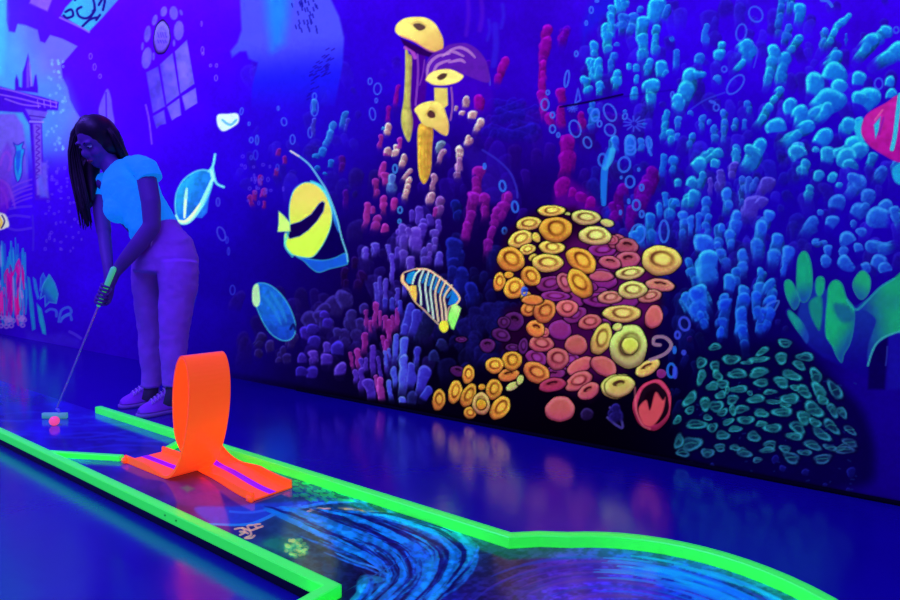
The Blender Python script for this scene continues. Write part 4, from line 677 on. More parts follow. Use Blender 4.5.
# ================================================================ the setting
GAIN = np.array([1 / LIGHT[0], 1 / LIGHT[1], 1 / LIGHT[2]])
def paint_material(name, rough, spec, coat=0., bs=60, bst=.05, gain=1.):
    m, nt, out = mat(name); at = N(nt, 'ShaderNodeAttribute', attribute_name='paint')
    d = N(nt, 'ShaderNodeBsdfDiffuse'); d.inputs['Roughness'].default_value = .3; g = N(nt, 'ShaderNodeBsdfGlossy'); g.inputs['Roughness'].default_value = rough; fr = N(nt, 'ShaderNodeFresnel'); fr.inputs['IOR'].default_value = spec
    ml = N(nt, 'ShaderNodeVectorMath', operation='MULTIPLY'); ml.inputs[1].default_value = tuple(GAIN * gain)      # day-glow pigments turn the violet light into their own colours
    no = N(nt, 'ShaderNodeTexNoise'); no.inputs['Scale'].default_value = bs; no.inputs['Detail'].default_value = 5; tc = N(nt, 'ShaderNodeTexCoord'); nt.links.new(tc.outputs['Object'], no.inputs['Vector'])
    mr = N(nt, 'ShaderNodeMapRange'); mr.inputs['To Min'].default_value = .93; mr.inputs['To Max'].default_value = 1.07; nt.links.new(no.outputs['Fac'], mr.inputs['Value'])
    sc = N(nt, 'ShaderNodeVectorMath', operation='SCALE'); nt.links.new(at.outputs['Vector'], ml.inputs[0]); nt.links.new(ml.outputs[0], sc.inputs[0]); nt.links.new(mr.outputs[0], sc.inputs['Scale'])
    nt.links.new(sc.outputs[0], d.inputs['Color']); b = N(nt, 'ShaderNodeBump'); b.inputs['Strength'].default_value = bst; b.inputs['Distance'].default_value = .004; nt.links.new(no.outputs['Fac'], b.inputs['Height'])
    mx = N(nt, 'ShaderNodeMixShader'); nt.links.new(fr.outputs[0], mx.inputs[0]); nt.links.new(d.outputs[0], mx.inputs[1]); nt.links.new(g.outputs[0], mx.inputs[2])
    for n in (d, g): nt.links.new(b.outputs[0], n.inputs['Normal'])
    nt.links.new(mx.outputs[0], out.inputs[0]); return m
def painted_grid(name, X, Y, Z, m, painter, wall, parent=None, extra=None):
    R, C_ = X.shape; U, V = sheet(X, Y, Z); c = Canvas(U, V, .55); c.wall = wall; painter(c)
    col = np.ones((R * C_, 4), np.float32); col[:, :3] = lin(c.C).reshape(-1, 3)
    co = np.stack([X, Y, Z], -1).reshape(-1, 3).astype(np.float32); i = np.arange(R * C_).reshape(R, C_)
    f = np.stack([i[:-1, :-1], i[:-1, 1:], i[1:, 1:], i[1:, :-1]], -1).reshape(-1, 4)
    me = bpy.data.meshes.new(name); me.vertices.add(len(co)); me.vertices.foreach_set('co', co.ravel()); me.loops.add(f.size); me.loops.foreach_set('vertex_index', f.ravel().astype(np.int32))
    me.polygons.add(len(f)); me.polygons.foreach_set('loop_start', np.arange(0, f.size, 4, dtype=np.int32)); me.polygons.foreach_set('loop_total', np.full(len(f), 4, np.int32)); me.update(calc_edges=True)
    a = me.color_attributes.new('paint', 'FLOAT_COLOR', 'POINT'); a.data.foreach_set('color', col.ravel()); me.materials.append(m)
    if extra: bm = bmesh.new(); bm.from_mesh(me); extra(bm, i); bm.to_mesh(me); bm.free()
    o = bpy.data.objects.new(name, me); COL.objects.link(o)
    if parent is not None: o.parent = parent
    return o
WALL_Y = 2.43
def wall_x(u):      # where along the wall a sheet column falls at eye level
    r = FW + RT * (u - 450) / FPX; return r.x / r.y * WALL_Y
us = np.concatenate([np.arange(-12, 912, .92), np.arange(920, 1300, 10)])
xs = np.array([wall_x(u) for u in us]); xs = np.concatenate([np.linspace(-14, xs[0], 60)[:-1], xs, [1.4, 2.5]])
ts = np.concatenate([np.linspace(0, .86, 520), np.linspace(.86, 1, 50)[1:]])
TOP = 4.45
def top_at(x):      # height that the dense part of the grid reaches at x
    d = x * FH.x + WALL_Y * FH.y; return np.minimum(CAM_H + (HOR + 75) / FPX * d * 1.06, TOP - .02)
X, T = np.meshgrid(xs, ts); Z = T * top_at(X)
X = np.vstack([X, X[:1]]); Z = np.vstack([Z, np.full((1, Z.shape[1]), TOP)])
mural_mat = paint_material('mural_paint', .4, 1.07, bs=40, bst=.06, gain=1.0)
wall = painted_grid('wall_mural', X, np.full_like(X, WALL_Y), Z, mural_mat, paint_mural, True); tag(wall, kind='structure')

# glossy painted concrete floor
m, nt, out = mat('floor_paint'); p = N(nt, 'ShaderNodeBsdfPrincipled'); tc = N(nt, 'ShaderNodeTexCoord')
n1 = N(nt, 'ShaderNodeTexNoise'); n1.inputs['Scale'].default_value = 2.2; n1.inputs['Detail'].default_value = 6; n2 = N(nt, 'ShaderNodeTexNoise'); n2.inputs['Scale'].default_value = 26; n2.inputs['Detail'].default_value = 5
n3 = N(nt, 'ShaderNodeTexNoise'); n3.inputs['Scale'].default_value = 6; n3.inputs['Detail'].default_value = 3
for n_ in (n1, n2, n3): nt.links.new(tc.outputs['Object'], n_.inputs['Vector'])
cr = N(nt, 'ShaderNodeValToRGB'); cr.color_ramp.elements[0].color = (.012, .002, .25, 1); cr.color_ramp.elements[1].color = (.022, .003, .36, 1); nt.links.new(n1.outputs['Fac'], cr.inputs[0]); nt.links.new(cr.outputs[0], p.inputs['Base Color'])
mr = N(nt, 'ShaderNodeMapRange'); mr.inputs['To Min'].default_value = .13; mr.inputs['To Max'].default_value = .24; nt.links.new(n3.outputs['Fac'], mr.inputs['Value']); nt.links.new(mr.outputs[0], p.inputs['Roughness'])
p.inputs['IOR'].default_value = 1.9; b = N(nt, 'ShaderNodeBump'); b.inputs['Strength'].default_value = .05; b.inputs['Distance'].default_value = .01; nt.links.new(n2.outputs['Fac'], b.inputs['Height']); nt.links.new(b.outputs[0], p.inputs['Normal']); nt.links.new(p.outputs[0], out.inputs[0])
bm = bmesh.new(); bmesh.ops.create_grid(bm, x_segments=24, y_segments=10, size=1)
for v in bm.verts: v.co = Vector((-5.5 + v.co.x * 9, -.27 + v.co.y * 2.7, 0))
tag(obj('floor', bm, m, smooth=False), kind='structure')
# dark sealant strip along the foot of the wall
bm = bmesh.new(); rnd = random.Random(2); pts = []
x = -3.1
while x < 2.4: pts.append((x, WALL_Y - .004, .0)); x += .12
sweep(bm, pts, [(0, 0), (.010, 0), (.008, .012), (0, .014)])
tag(obj('baseboard_back', bm, simple('dark_sealant', (.003, .003, .01), .9, .1)), kind='structure')

# ================================================================ the mini golf lane
near = [(-4.9, .888), (-1.022, .888), (-1.018, .80), (-.965, .72)] + [(BULB[0] + .47 * math.cos(math.radians(a)), BULB[1] + .47 * math.sin(math.radians(a))) for a in range(222, 361, 6)]
FAR_Y = 1.345
far = [(-3.29, FAR_Y), (-.850, FAR_Y), (-.795, 1.400)] + [(BULB[0] + r_ * math.cos(math.radians(a)), BULB[1] + r_ * math.sin(math.radians(a))) for a, r_ in [(a, .462) for a in range(134, -1, -6)]]
def cross(poly, x, hi):
    ys = [a[1] + (b[1] - a[1]) * (x - a[0]) / (b[0] - a[0]) for a, b in zip(poly, poly[1:]) if a[0] != b[0] and min(a[0], b[0]) <= x <= max(a[0], b[0])]
    return (max(ys) if hi else min(ys)) if ys else None
BX1 = BULB[0] + .462
xs = np.concatenate([np.linspace(-4.9, -3.0, 220), np.linspace(-3.0, -1.7, 330)[1:], np.linspace(-1.7, -.0, 640)[1:], -0 + (BX1 + .0) * (1 - np.linspace(1, 0, 14)[1:] ** 2)])
lo = np.array([cross(near, x, False) if x < BX1 - .002 else BULB[1] for x in xs], float); hi = np.array([cross(far, x, True) if x > -3.29 and x < BX1 - .002 else (FAR_Y if x < -2 else BULB[1]) for x in xs], float)
X = np.tile(xs, (230, 1)); Y = lo + (hi - lo) * np.linspace(0, 1, 230)[:, None]
lane = empty('golf_lane', (-2.4, 1.1, 0), 'mini golf lane with blue swirl painted deck inside neon green rails', 'golf lane')
deck_mat = paint_material('deck_paint', .12, 1.55, bs=30, bst=.05, gain=1.0)
def skirt(bm, i):
    bm.verts.ensure_lookup_table(); R, C_ = i.shape
    loop = list(i[0, ::6]) + list(i[::10, -1]) + list(i[-1, ::-6]) + list(i[::-10, 0])
def child(o, parent):
    o.parent = parent; o.matrix_parent_inverse = Matrix.Translation(parent.location).inverted(); return o
deck = child(painted_grid('deck', X, Y, np.full_like(X, DECK_Z), deck_mat, paint_deck, True), lane)
black = simple('black_plinth', (.012, .012, .02), .45)
bm = bmesh.new(); outl = [(x, y) for x, y in near] + [(x, y) for x, y in far[::-1]] + [(-4.9, FAR_Y)]
outl = [p for k, p in enumerate(outl) if p != outl[k - 1]]
ringloft(bm, [[(x, y, z) for x, y in outl] for z in (0.0, DECK_Z - .002)])
child(obj('deck_base', bm, black, smooth=False), lane)
GREEN = (.0, .72, .055)
def neon(name, col, base, gs, rough=.3): return simple(name, base, rough, .5, glow=col, gs=gs, bs=90, bst=.03, var=.04)
green = dayglow('neon_green_paint', (.27, 5.2, .11), (.002, .46, .012), 1.0, .3, 1.55)
prof = [(-.015, .0005), (-.015, .028), (-.0125, .0305), (.0125, .0305), (.015, .028), (.015, .0005)]
def rail(name, path, label=None, w=1., h=1., z=DECK_Z):
    bm = bmesh.new(); sweep(bm, [(x, y, z) for x, y in path], [(a * w, b * h) for a, b in prof])
    o = child(obj(name, bm, green, smooth=False), lane)
    if label: o['label'] = label
    return o
rail('rail', near, 'near green rail with a square corner'); rail('rail', far, 'far green rail curving round the wide end')
for s_ in (-1.0,):
    pass
f1 = [tuple(on_z(48, 452, .05)[:2]), tuple(on_z(121.5, 456.4, .05)[:2])]; f2 = [(-2.435, FAR_Y - .018), (-2.372, 1.226)]
f1[0] = (f1[0][0], .908)
rail('funnel_rail', f1, 'low yellow-green strip slanting from near rail to ramp', .8, .62); rail('funnel_rail', f2, 'low green strip slanting from far rail to ramp', .8, .62)
# screws in the rail face
for u, v in ((165, 513), (176, 517)):
    bm = bmesh.new()
    r = FW + RT * (u - 450) / FPX - UV * (v - 300) / FPX; q = Vector((0, 0, CAM_H)) + r * ((.888 - .0155) / r.y)
    bmesh.ops.create_cone(bm, cap_ends=True, segments=12, radius1=.0028, radius2=.0022, depth=.003, matrix=Matrix.Translation((q.x, .888 - .0155, .052)) @ Matrix.Rotation(math.pi / 2, 4, 'X'))
    child(obj('screw_head', bm, black), lane)

# ================================================================ the loop-the-loop
X0, RX, RZ, BW = -2.036, .114, .210, .150
Y_IN, Y_OUT, Y_LAND, ZL = 1.125, 1.188, 1.235, DECK_Z + .006
path = [((-2.36, 0), Y_IN)]
def pathpts():
    P = []
    for x in np.linspace(-2.36, X0 - .05, 12): P.append((x, ZL, Y_IN, 0., 1.))
    for k in range(1, 64):
        q = k / 64; f = q * 2 * math.pi; z = RZ * (1 - math.cos(f)); lean = .05 * z / (2 * RZ)
        P.append((X0 - .035 + .07 * q + RX * math.sin(f) + lean, ZL + z, Y_IN + .062 * sst(.15, .85, q) + (Y_LAND - Y_IN - .062) * sst(.80, 1, q), f, 0.))
    for x in np.linspace(X0 + .05, -1.645, 14): P.append((x, ZL, Y_LAND + (Y_OUT - Y_LAND) * sst(X0, -1.645, x), 0., 1.))
    return P
PP = pathpts()
loop = empty('loop_ramp', (-2.0, 1.15, DECK_Z), 'bright orange loop-the-loop ramp with purple stripe standing on the lane', 'ramp')
def track(prof, seg=None):
    bm = bmesh.new(); rings = []
    for i, (x, z, y, f, flat) in enumerate(PP):
        if seg and not (seg[0] <= i < seg[1]): continue
        a, b = PP[max(i - 1, 0)], PP[min(i + 1, len(PP) - 1)]; d = Vector((b[0] - a[0], 0, b[1] - a[1])).normalized(); n_ = Vector((-d.z, 0, d.x))
        d3 = Vector((b[0] - a[0], b[2] - a[2], b[1] - a[1])).normalized(); side = n_.cross(d3).normalized()
        side = Vector((0, 1, 0)) * .999 + Vector((0, 0, 0)); fl = min(1, abs(i - 11) / 5) if i < 11 else (min(1, (i - 75) / 5) if i > 75 else 0)
        rings.append([Vector((x, y, z)) + side * (s * BW / 2) + n_ * (t + (q * (1 - .8 * (1 - fl)))) for s, t, q in prof])
    ringloft(bm, rings); return bm
orange = dayglow('neon_orange_plastic', (2.3, .75, .010), (.60, .026, .006), 1.0, .35)
purple = simple('violet_stripe', (.62, .05, .85), .35, glow=(.22, .0, .5), gs=.6)
chan = [(-1, -.004, 0), (1, -.004, 0), (1, .001, .021), (.91, .001, .021), (.90, .001, 0), (-.90, .001, 0), (-.91, .001, .021), (-1, .001, .021)]
child(obj('track', track(chan), orange, smooth=False), loop)
child(obj('stripe', track([(-.17, .0012, 0), (.17, .0012, 0), (.17, .0022, 0), (-.17, .0022, 0)], None), purple, smooth=False), loop)
for x, y in ((-2.35, Y_IN - BW / 2 - .004), (-2.35, Y_IN + BW / 2 + .004), (-1.65, Y_OUT - BW / 2 - .006)):
    bm = bmesh.new(); bmesh.ops.create_cube(bm, size=1, matrix=Matrix.Translation((x, y, DECK_Z + .011)) @ Matrix.Diagonal((.026, .012, .018, 1)))
    bevel(bm, .002); child(obj('foot_tab', bm, orange), loop)

# ================================================================ the ball and the putter
bq = on_z(54.5, 425.5, DECK_Z); BR = .0215
pink = simple('pink_ball', (1.0, .25, .35), .35, glow=(1.0, .07, .16), gs=.75)
bm = bmesh.new(); bmesh.ops.create_icosphere(bm, subdivisions=5, radius=BR)
bm.verts.ensure_lookup_table(); dim = []; g = (1 + 5 ** .5) / 2
for k in range(150): zz = 1 - 2 * (k + .5) / 150; rr = math.sqrt(1 - zz * zz); ph = k * 2.39996; dim.append(Vector((rr * math.cos(ph), rr * math.sin(ph), zz)))
for v in bm.verts:
    q = v.co.normalized(); d = max(q.dot(e) for e in dim); v.co = q * (BR - .0006 * max(0, (d - .992) / .008))
ball = obj('golf_ball', bm, pink); ball.location = (bq.x, bq.y, DECK_Z + BR); tag(ball, 'small glowing pink golf ball on the lane in front of the putter head', 'golf ball')

HP = place(56.5, 409, 2.985); BUTT = place(113.5, 269, 2.955)
putter = empty('putter', HP, 'slim putter with green grip, held down to the pink ball', 'golf club')
steel = simple('steel_shaft', (.75, .55, .85), .25, metal=.6); gripm = simple('green_grip', (.2, .9, .4), .5, glow=(.05, .55, .12), gs=.55); dark = simple('black_rubber', (.02, .02, .03), .6)
headm = simple('green_putter_head', (.35, .8, .55), .4, glow=(.04, .30, .14), gs=.6)
ax = (BUTT - HP).normalized()
bm = bmesh.new(); tube(bm, [HP, HP.lerp(BUTT, .5), HP.lerp(BUTT, .9)], [.0042, .0050, .0058], 12); child(obj('shaft', bm, steel), putter)
bm = bmesh.new(); tube(bm, [HP.lerp(BUTT, .74), HP.lerp(BUTT, .80), HP.lerp(BUTT, .9), BUTT], [.0085, .0105, .0125, .0135], 14); child(obj('grip', bm, gripm), putter)
bm = bmesh.new(); hz = DECK_Z + .004; hc = on_z(51, 420.5, DECK_Z); hc = Vector((hc.x, hc.y, 0)) - FH * -.03
L1 = RT; F1 = FH
def bar(bm, c, hx, hy, z0, z1): 
    vs = [c + L1 * sx * hx + F1 * sy * hy + Vector((0, 0, zz)) for zz in (z0, z1) for sx, sy in ((-1,-1),(1,-1),(1,1),(-1,1))]
    q = [bm.verts.new(v) for v in vs]
    for f in ((0,1,2,3),(4,7,6,5),(0,4,5,1),(1,5,6,2),(2,6,7,3),(3,7,4,0)): bm.faces.new([q[k] for k in f])
bar(bm, hc, .058, .008, hz, hz + .026); bar(bm, hc + F1 * .022, .034, .016, hz, hz + .012); bevel(bm, .004, 2); child(obj('putter_head', bm, headm), putter)
bm = bmesh.new(); hb = hc + L1 * .022 + Vector((0, 0, hz + .026)); tube(bm, [hb, hb.lerp(HP, .5) + Vector((0, 0, .008)), HP], [.006, .0065, .006], 12); child(obj('hosel', bm, simple('blue_hosel', (.3, .5, .9), .3)), putter)
# ================================================================ the golfer
D0 = 3.15
def J(u, v, db=0.): return place(u, v, D0 + db)
PXM = D0 / FPX
AX, BX = RT.copy(), FH.copy()                      # to the right as seen, and away
skin = simple('skin', (.19, .085, .34), .5, .25, bs=120, bst=.02, var=.06); hairm = simple('dark_hair', (.010, .006, .012), .42, .5, bs=200, bst=.1)
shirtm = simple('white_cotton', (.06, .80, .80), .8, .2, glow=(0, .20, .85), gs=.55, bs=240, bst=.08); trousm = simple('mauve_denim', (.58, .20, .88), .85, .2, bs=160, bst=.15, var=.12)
shoem = simple('pale_shoe', (.62, .14, .95), .6, .3, bs=160, bst=.1, var=.2); lacem = simple('white_lace', (.8, .6, .95), .7); sockm = simple('dark_sock', (.10, .06, .12), .9); solem = simple('pale_sole', (.5, .3, .7), .6)
def sec(bm, secs, n=28):
    """secs: (u, v, db, half-width in sheet units, half-depth in metres) rings across the path"""
    C_ = [J(s[0], s[1], s[2]) for s in secs]; rings = []
    for i, s in enumerate(secs):
        d = (C_[min(i + 1, len(C_) - 1)] - C_[max(i - 1, 0)]).normalized(); a = (AX - d * AX.dot(d)).normalized(); b = d.cross(a).normalized(); ha = s[3] * PXM; hb = s[4]
        rings.append([C_[i] + a * ha * math.cos(2 * math.pi * k / n) + b * hb * math.sin(2 * math.pi * k / n) for k in range(n)])
    r0 = [C_[0] + (p - C_[0]) * .5 - (C_[1] - C_[0]).normalized() * .01 for p in rings[0]]; r1 = [C_[-1] + (p - C_[-1]) * .5 + (C_[-1] - C_[-2]).normalized() * .01 for p in rings[-1]]
    ringloft(bm, [r0] + rings + [r1])
ground = on_z(158, 415, 0)
# head frame: looks down at the ball
hf = (AX * -.36 + BX * -.78 + UP * -.50).normalized(); hu = (UP - hf * UP.dot(hf)).normalized(); hr = hf.cross(hu)
HC = J(97, 142, -.03)
def H(f, s, u): return HC + hf * f + hr * s + hu * u
bm = bmesh.new()
ellipsoid(bm, H(-.012, 0, .018), hf * .094, hr * .073, hu * .092); ellipsoid(bm, H(.022, 0, -.045), hf * .066, hr * .058, hu * .072); ellipsoid(bm, H(.050, 0, -.092), hf * .026, hr * .028, hu * .024)
ellipsoid(bm, H(.088, 0, -.028), hf * .022, hr * .012, hu * .020); ellipsoid(bm, H(.080, 0, -.005), hf * .014, hr * .008, hu * .03)
for s in (-1, 1):
    ellipsoid(bm, H(.055, s * .036, -.035), hf * .028, hr * .024, hu * .026); ellipsoid(bm, H(.074, s * .030, .022), hf * .014, hr * .026, hu * .009)
    ellipsoid(bm, H(-.012, s * .076, -.012), hf * .018, hr * .008, hu * .030); ellipsoid(bm, H(.086, s * .009, -.034), hf * .010, hr * .008, hu * .008)
ellipsoid(bm, H(.079, 0, -.062), hf * .014, hr * .024, hu * .006); ellipsoid(bm, H(.077, 0, -.071), hf * .014, hr * .020, hu * .007)
sec(bm, [(103, 152, .0, 10, .05), (109, 163, .0, 9.5, .048), (117, 172, 0, 11, .055), (124, 182, 0, 17, .08)])      # neck
sec(bm, [(122, 174, 0, 16, .10), (128, 188, 0, 22, .12), (134, 206, 0, 22, .115), (146, 222, 0, 19, .10), (156, 236, 0, 20, .10), (165, 254, 0, 27, .12), (166, 270, 0, 26, .11)])   # trunk
for leg in ([(178, 262, -.05, 16, .085), (179, 290, -.05, 15.5, .08), (175, 332, -.05, 11, .058), (175, 352, -.04, 10.5, .056), (174, 384, -.04, 6.8, .036), (173, 402, -.05, 6.4, .036)],
            [(151, 262, .06, 14, .085), (148, 290, .08, 13, .075), (151, 332, .10, 9.5, .053), (152, 352, .11, 9.5, .052), (151, 384, .12, 6.3, .035), (151, 396, .12, 6, .035)]): sec(bm, leg)
def limb(pts, r): tube(bm, [J(*p) for p in pts], r, 16)
EL, WR = (152, 226, -.15), (115, 273, -.16)
limb([(136, 167, -.06), (146, 175, -.11), (151, 203, -.14), EL], [.046, .047, .045, .040]); limb([EL, (140, 243, -.165), (127, 258, -.17), WR, (110, 283, -.165)], [.041, .041, .034, .0255, .026])
limb([(106, 182, .07), (100, 190, .11), (101, 212, .08), (104, 232, .03)], [.045, .043, .038, .035]); limb([(104, 232, .03), (106, 250, -.05), (108, 266, -.12), (109, 276, -.145)], [.031, .029, .024, .023])
# palms on the grip
def G(t, a=0, b=0): return HP.lerp(BUTT, t) + sd * a + fd * b
fd = (BX - ax * BX.dot(ax)).normalized(); sd = ax.cross(fd).normalized()
if sd.dot(AX) < 0: sd = -sd
for t, off in ((.795, .024), (.845, .028)):
    ellipsoid(bm, G(t, .012 if t < .82 else -.004, off), ax * .038, sd * .026, fd * .013)
tube(bm, [J(110, 283, -.165), G(.81, .014, .024)], [.024, .022]); tube(bm, [J(109, 276, -.145), G(.85, -.002, .034)], [.023, .022])
body = remesh(bm, 'person', skin, None, .0055, 3)
# fingers: own chains rooted in the palms, closed round the grip
bm = bmesh.new(); bm.from_mesh(body.data)
for t0, sgn in ((.795, 1), (.845, -1)):
    for k in range(4):
        t = t0 + (k - 1.5) * -.0235; rr = .0078 - .0006 * abs(k - 1.2); R_ = .0215; pts = []
        for q in np.linspace(0, 1, 7): a = math.radians(60 - sgn * 0 - (200 + 14 * (k == 1)) * q); pts.append(G(t, sgn * R_ * math.cos(a) * (1.0), R_ * math.sin(a)))
        tube(bm, pts, [rr, rr * 1.02, rr, rr * .98, rr * .92, rr * .88, rr * .78], 8)
    pts = [G(t0 + .03, sgn * -.006, .026), G(t0 + .016, -sgn * .022, .012), G(t0 - .006, -sgn * .0215, -.004), G(t0 - .03, -sgn * .014, -.016)]; tube(bm, pts, [.0105, .0098, .0088, .0072], 8)
bm.to_mesh(body.data); bm.free(); body.data.shade_smooth()
tag(body, 'person in a pale blue t-shirt and mauve trousers, bent over the putter', 'person')
# eyes and mouth
em = simple('eye', (.7, .7, .75), .2); im = simple('iris', (.02, .015, .02), .2); lipm = simple('lips', (.42, .10, .13), .4)
for s in (-1, 1):
    bm = bmesh.new(); ellipsoid(bm, H(.070, s * .030, .002), hf * .012, hr * .0125, hu * .0085, 14); e = obj('eye', bm, em, body)
    bm = bmesh.new(); ellipsoid(bm, H(.0795, s * .030, -.001), hf * .0035, hr * .0052, hu * .0055, 12); obj('iris', bm, im, e)
    bm = bmesh.new(); tube(bm, [H(.083, s * .014, .018), H(.085, s * .030, .024), H(.074, s * .047, .018)], [.0022, .0034, .0018], 8); obj('eyebrow', bm, hairm, body)
bm = bmesh.new(); tube(bm, [H(.086, -.020, -.066), H(.0925, -.007, -.0635), H(.0925, .007, -.0635), H(.086, .020, -.066)], [.002, .0045, .0045, .002], 8); tube(bm, [H(.085, -.017, -.070), H(.0905, 0, -.0725), H(.085, .017, -.070)], [.002, .005, .002], 8); obj('lips', bm, lipm, body)
# hair: cap, curtain falling past the face, back fall over the shoulder
bm = bmesh.new()
ellipsoid(bm, H(-.026, 0, .030), hf * .098, hr * .086, hu * .100); ellipsoid(bm, H(-.055, 0, -.02), hf * .07, hr * .082, hu * .09)
ellipsoid(bm, H(-.03, .055, -.02), hf * .055, hr * .04, hu * .06); ellipsoid(bm, H(-.03, -.055, -.02), hf * .055, hr * .04, hu * .06); ellipsoid(bm, H(-.02, 0, .05), hf * .09, hr * .085, hu * .08)
def hj(pts, r): tube(bm, [J(*p) for p in pts], r, 14)
hj([(88, 122, .02), (77, 135, .05), (74, 152, .06), (76, 172, .05), (80, 192, .03), (84, 210, .02), (88, 226, .02)], [.04, .032, .030, .034, .032, .024, .008])
hj([(84, 128, .07), (81, 150, .09), (84, 172, .08), (89, 190, .06), (90, 206, .04)], [.045, .04, .045, .035, .012])
hj([(98, 150, .06), (93, 168, .06), (92, 184, .05), (92, 200, .03)], [.04, .035, .028, .01])
hj([(104, 124, -.04), (113, 134, -.03), (119, 147, .0), (124, 157, .04), (127, 168, .08), (130, 184, .12)], [.035, .034, .028, .026, .03, .02])
hj([(108, 132, .03), (118, 150, .06), (124, 166, .10), (129, 186, .13)], [.05, .04, .035, .02])
hair = remesh(bm, 'hair', hairm, body, .0065, 3)
bm = bmesh.new(); bm.from_mesh(hair.data); rh = random.Random(4)
for k in range(90):
    a = rh.uniform(-1, 1); o1 = rh.uniform(-7, 7); e = rh.uniform(-.03, .03)
    if k % 3: P = [(88 + a * 5, 121, .0), (77 + o1 * .5, 137, .03 + e), (74 + o1 * .8, 155, .04 + e), (77 + o1, 175, .03 + e), (81 + o1, 195, .02 + e), (86 + o1 * .9, 208 + rh.uniform(0, 22), .01 + e)]
    else: P = [(103 + a * 3, 121, -.05), (112 + o1 * .4, 134, -.05 + e), (119 + o1 * .5, 148, -.02 + e), (125 + o1 * .5, 160, .03 + e), (129 + o1 * .4, 178, .09 + e)]
    tube(bm, [J(*q) for q in catmull(P, 3, False)], [.0032] * (len(P) * 3 - 4) + [.002, .001], 5, False) if False else tube(bm, [J(*q) for q in P], [.003, .0035, .0035, .003, .0025, .0012][:len(P)], 5)
bm.to_mesh(hair.data); bm.free(); hair.data.shade_smooth()
# t-shirt
bm = bmesh.new()
sec(bm, [(126, 172, .03, 12, .08), (126, 177, .0, 20, .11), (129, 184, 0, 25.5, .14), (133, 198, 0, 26.5, .145), (142, 210, 0, 23.5, .14), (151, 221, 0, 21.5, .13), (154, 229, 0, 23.5, .128), (156, 232, 0, 23, .126)], 36)
ellipsoid(bm, J(118, 209, -.085), AX * .068, BX * .062, UP * .070); ellipsoid(bm, J(115, 206, .035), AX * .058, BX * .05, UP * .06); ellipsoid(bm, J(122, 192, -.05), AX * .07, BX * .08, UP * .07)
def tl(pts, r, n=20): tube(bm, [J(*p) for p in pts], r, n, False)
tl([(130, 166, -.03), (139, 166, -.075), (146, 169.5, -.105), (150, 180, -.115)], [.05, .058, .061, .060]); tl([(112, 178, .05), (103, 182, .09), (100, 190, .105), (99, 195, .105)], [.045, .047, .048, .048])
tl([(133, 217, -.06), (134, 226, -.08), (133, 236, -.085)], [.034, .032, .012]); tl([(136, 218, -.07), (142, 228, -.08), (146, 233, -.08)], [.06, .055, .045])
shirt = remesh(bm, 't_shirt', shirtm, body, .0055, 5, [(.10, .012), (.035, .008)])
# trousers
bm = bmesh.new()
sec(bm, [(156, 228, 0, 22, .122), (159, 236, 0, 23.5, .128), (164, 248, 0, 28.5, .14), (166.5, 260, 0, 31, .145), (166, 272, 0, 30, .135)], 36)
sec(bm, [(178, 262, -.05, 19, .10), (178.5, 285, -.05, 18.3, .098), (176.5, 305, -.05, 16, .088), (174.5, 330, -.05, 13.6, .074), (174, 348, -.045, 12.6, .07), (174, 370, -.04, 11, .062), (174, 385, -.04, 10.6, .058)])
sec(bm, [(151, 262, .04, 16.5, .095), (148.5, 285, .06, 15.5, .09), (149, 305, .08, 13.6, .08), (150.5, 330, .10, 11.8, .068), (151, 348, .11, 10.8, .066), (151.5, 370, .12, 9.8, .058), (151.5, 386, .12, 9.4, .055)])
trous = remesh(bm, 'trousers', trousm, body, .0055, 4, [(.12, .014), (.045, .009)])
bm = bmesh.new()      # waistband and drawn cord
sec(bm, [(154.5, 229, 0, 22.3, .124), (157, 234, 0, 23.4, .128)], 36); obj('waistband', bm, trousm, trous)
bm = bmesh.new(); tube(bm, [J(150, 237, -.135), J(152, 240, -.15), J(151, 246, -.155)], [.003, .004, .0025], 8); tube(bm, [J(151.5, 238, -.14), J(148.5, 241, -.152), J(147, 245, -.155)], [.003, .004, .0025], 8); obj('drawstring', bm, lacem, trous)
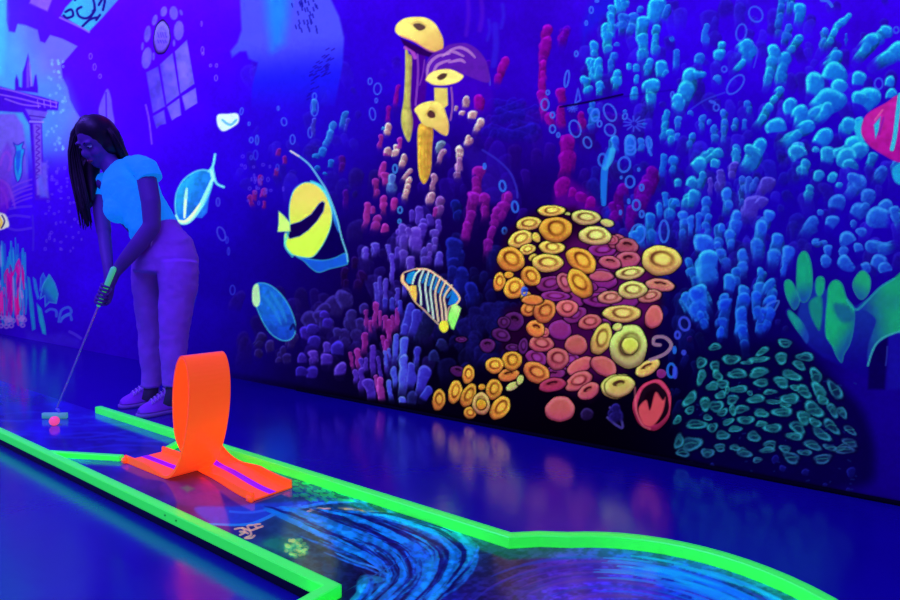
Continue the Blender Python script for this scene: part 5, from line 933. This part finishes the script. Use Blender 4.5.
# shoes and socks
fdir = (AX * -.66 + BX * -.75).normalized(); fs = Vector((-fdir.y, fdir.x, 0))
def shoe(u, v):
    heel = on_z(u, v, 0); 
    def Q(l, s, z): return heel + fdir * l * .84 + fs * s + Vector((0, 0, z * 1.4))
    bm = bmesh.new(); rings = []
    for l, hw, top in ((-.012, .020, .058), (.0, .030, .088), (.03, .036, .092), (.06, .037, .088), (.09, .038, .080), (.12, .041, .068), (.155, .045, .056), (.19, .045, .048), (.22, .038, .040), (.238, .022, .030)):
        rings.append([Q(l, hw * math.cos(a) * (1 if math.sin(a) < 0 else (1 - .35 * math.sin(a))), .014 + (top - .014) * max(0, math.sin(a)) + .002) for a in np.linspace(-.35, math.pi + .35, 15)])
    ringloft(bm, rings); s = remesh(bm, 'shoe', shoem, body, .004, 2)
    bm = bmesh.new(); pr_ = []
    for l, hw in ((-.016, .018), (-.004, .032), (.04, .038), (.10, .039), (.16, .047), (.21, .044), (.238, .030), (.248, .014)): pr_.append((l, hw))
    loopo = [Q(l, w_, 0) for l, w_ in pr_] + [Q(l, -w_, 0) for l, w_ in pr_[::-1]]
    ringloft(bm, [[q + Vector((0, 0, z)) for q in loopo] for z in (.001, .010, .020)]); bevel(bm, .003); obj('sole', bm, solem, s)
    bm = bmesh.new()
    for k in range(5):
        l = .075 + k * .020; zt = .087 - k * .0072; tube(bm, [Q(l, -.026, zt - .010), Q(l + .006, 0, zt + .004), Q(l + .012, .026, zt - .012)], [.0028] * 3, 6); tube(bm, [Q(l + .012, -.026, zt - .012), Q(l + .006, 0, zt + .005), Q(l, .026, zt - .010)], [.0028] * 3, 6)
    for sg in (-1, 1): tube(bm, [Q(.07, 0, .092), Q(.062, sg * .022, .104), Q(.072, sg * .032, .090), Q(.078, sg * .006, .092)], [.003] * 4, 6)
    obj('lace', bm, lacem, s); return s
shoe(177.5, 411); shoe(158, 402.5)
for c_ in ([(174, 378, -.04, 8, .042), (174, 392, -.045, 7.4, .042), (172, 404, -.05, 8.0, .045)], [(151.5, 380, .12, 7.3, .04), (151, 390, .12, 6.8, .04), (150, 399, .12, 7.6, .043)]):
    bm = bmesh.new(); sec(bm, c_); obj('sock', bm, sockm, body)
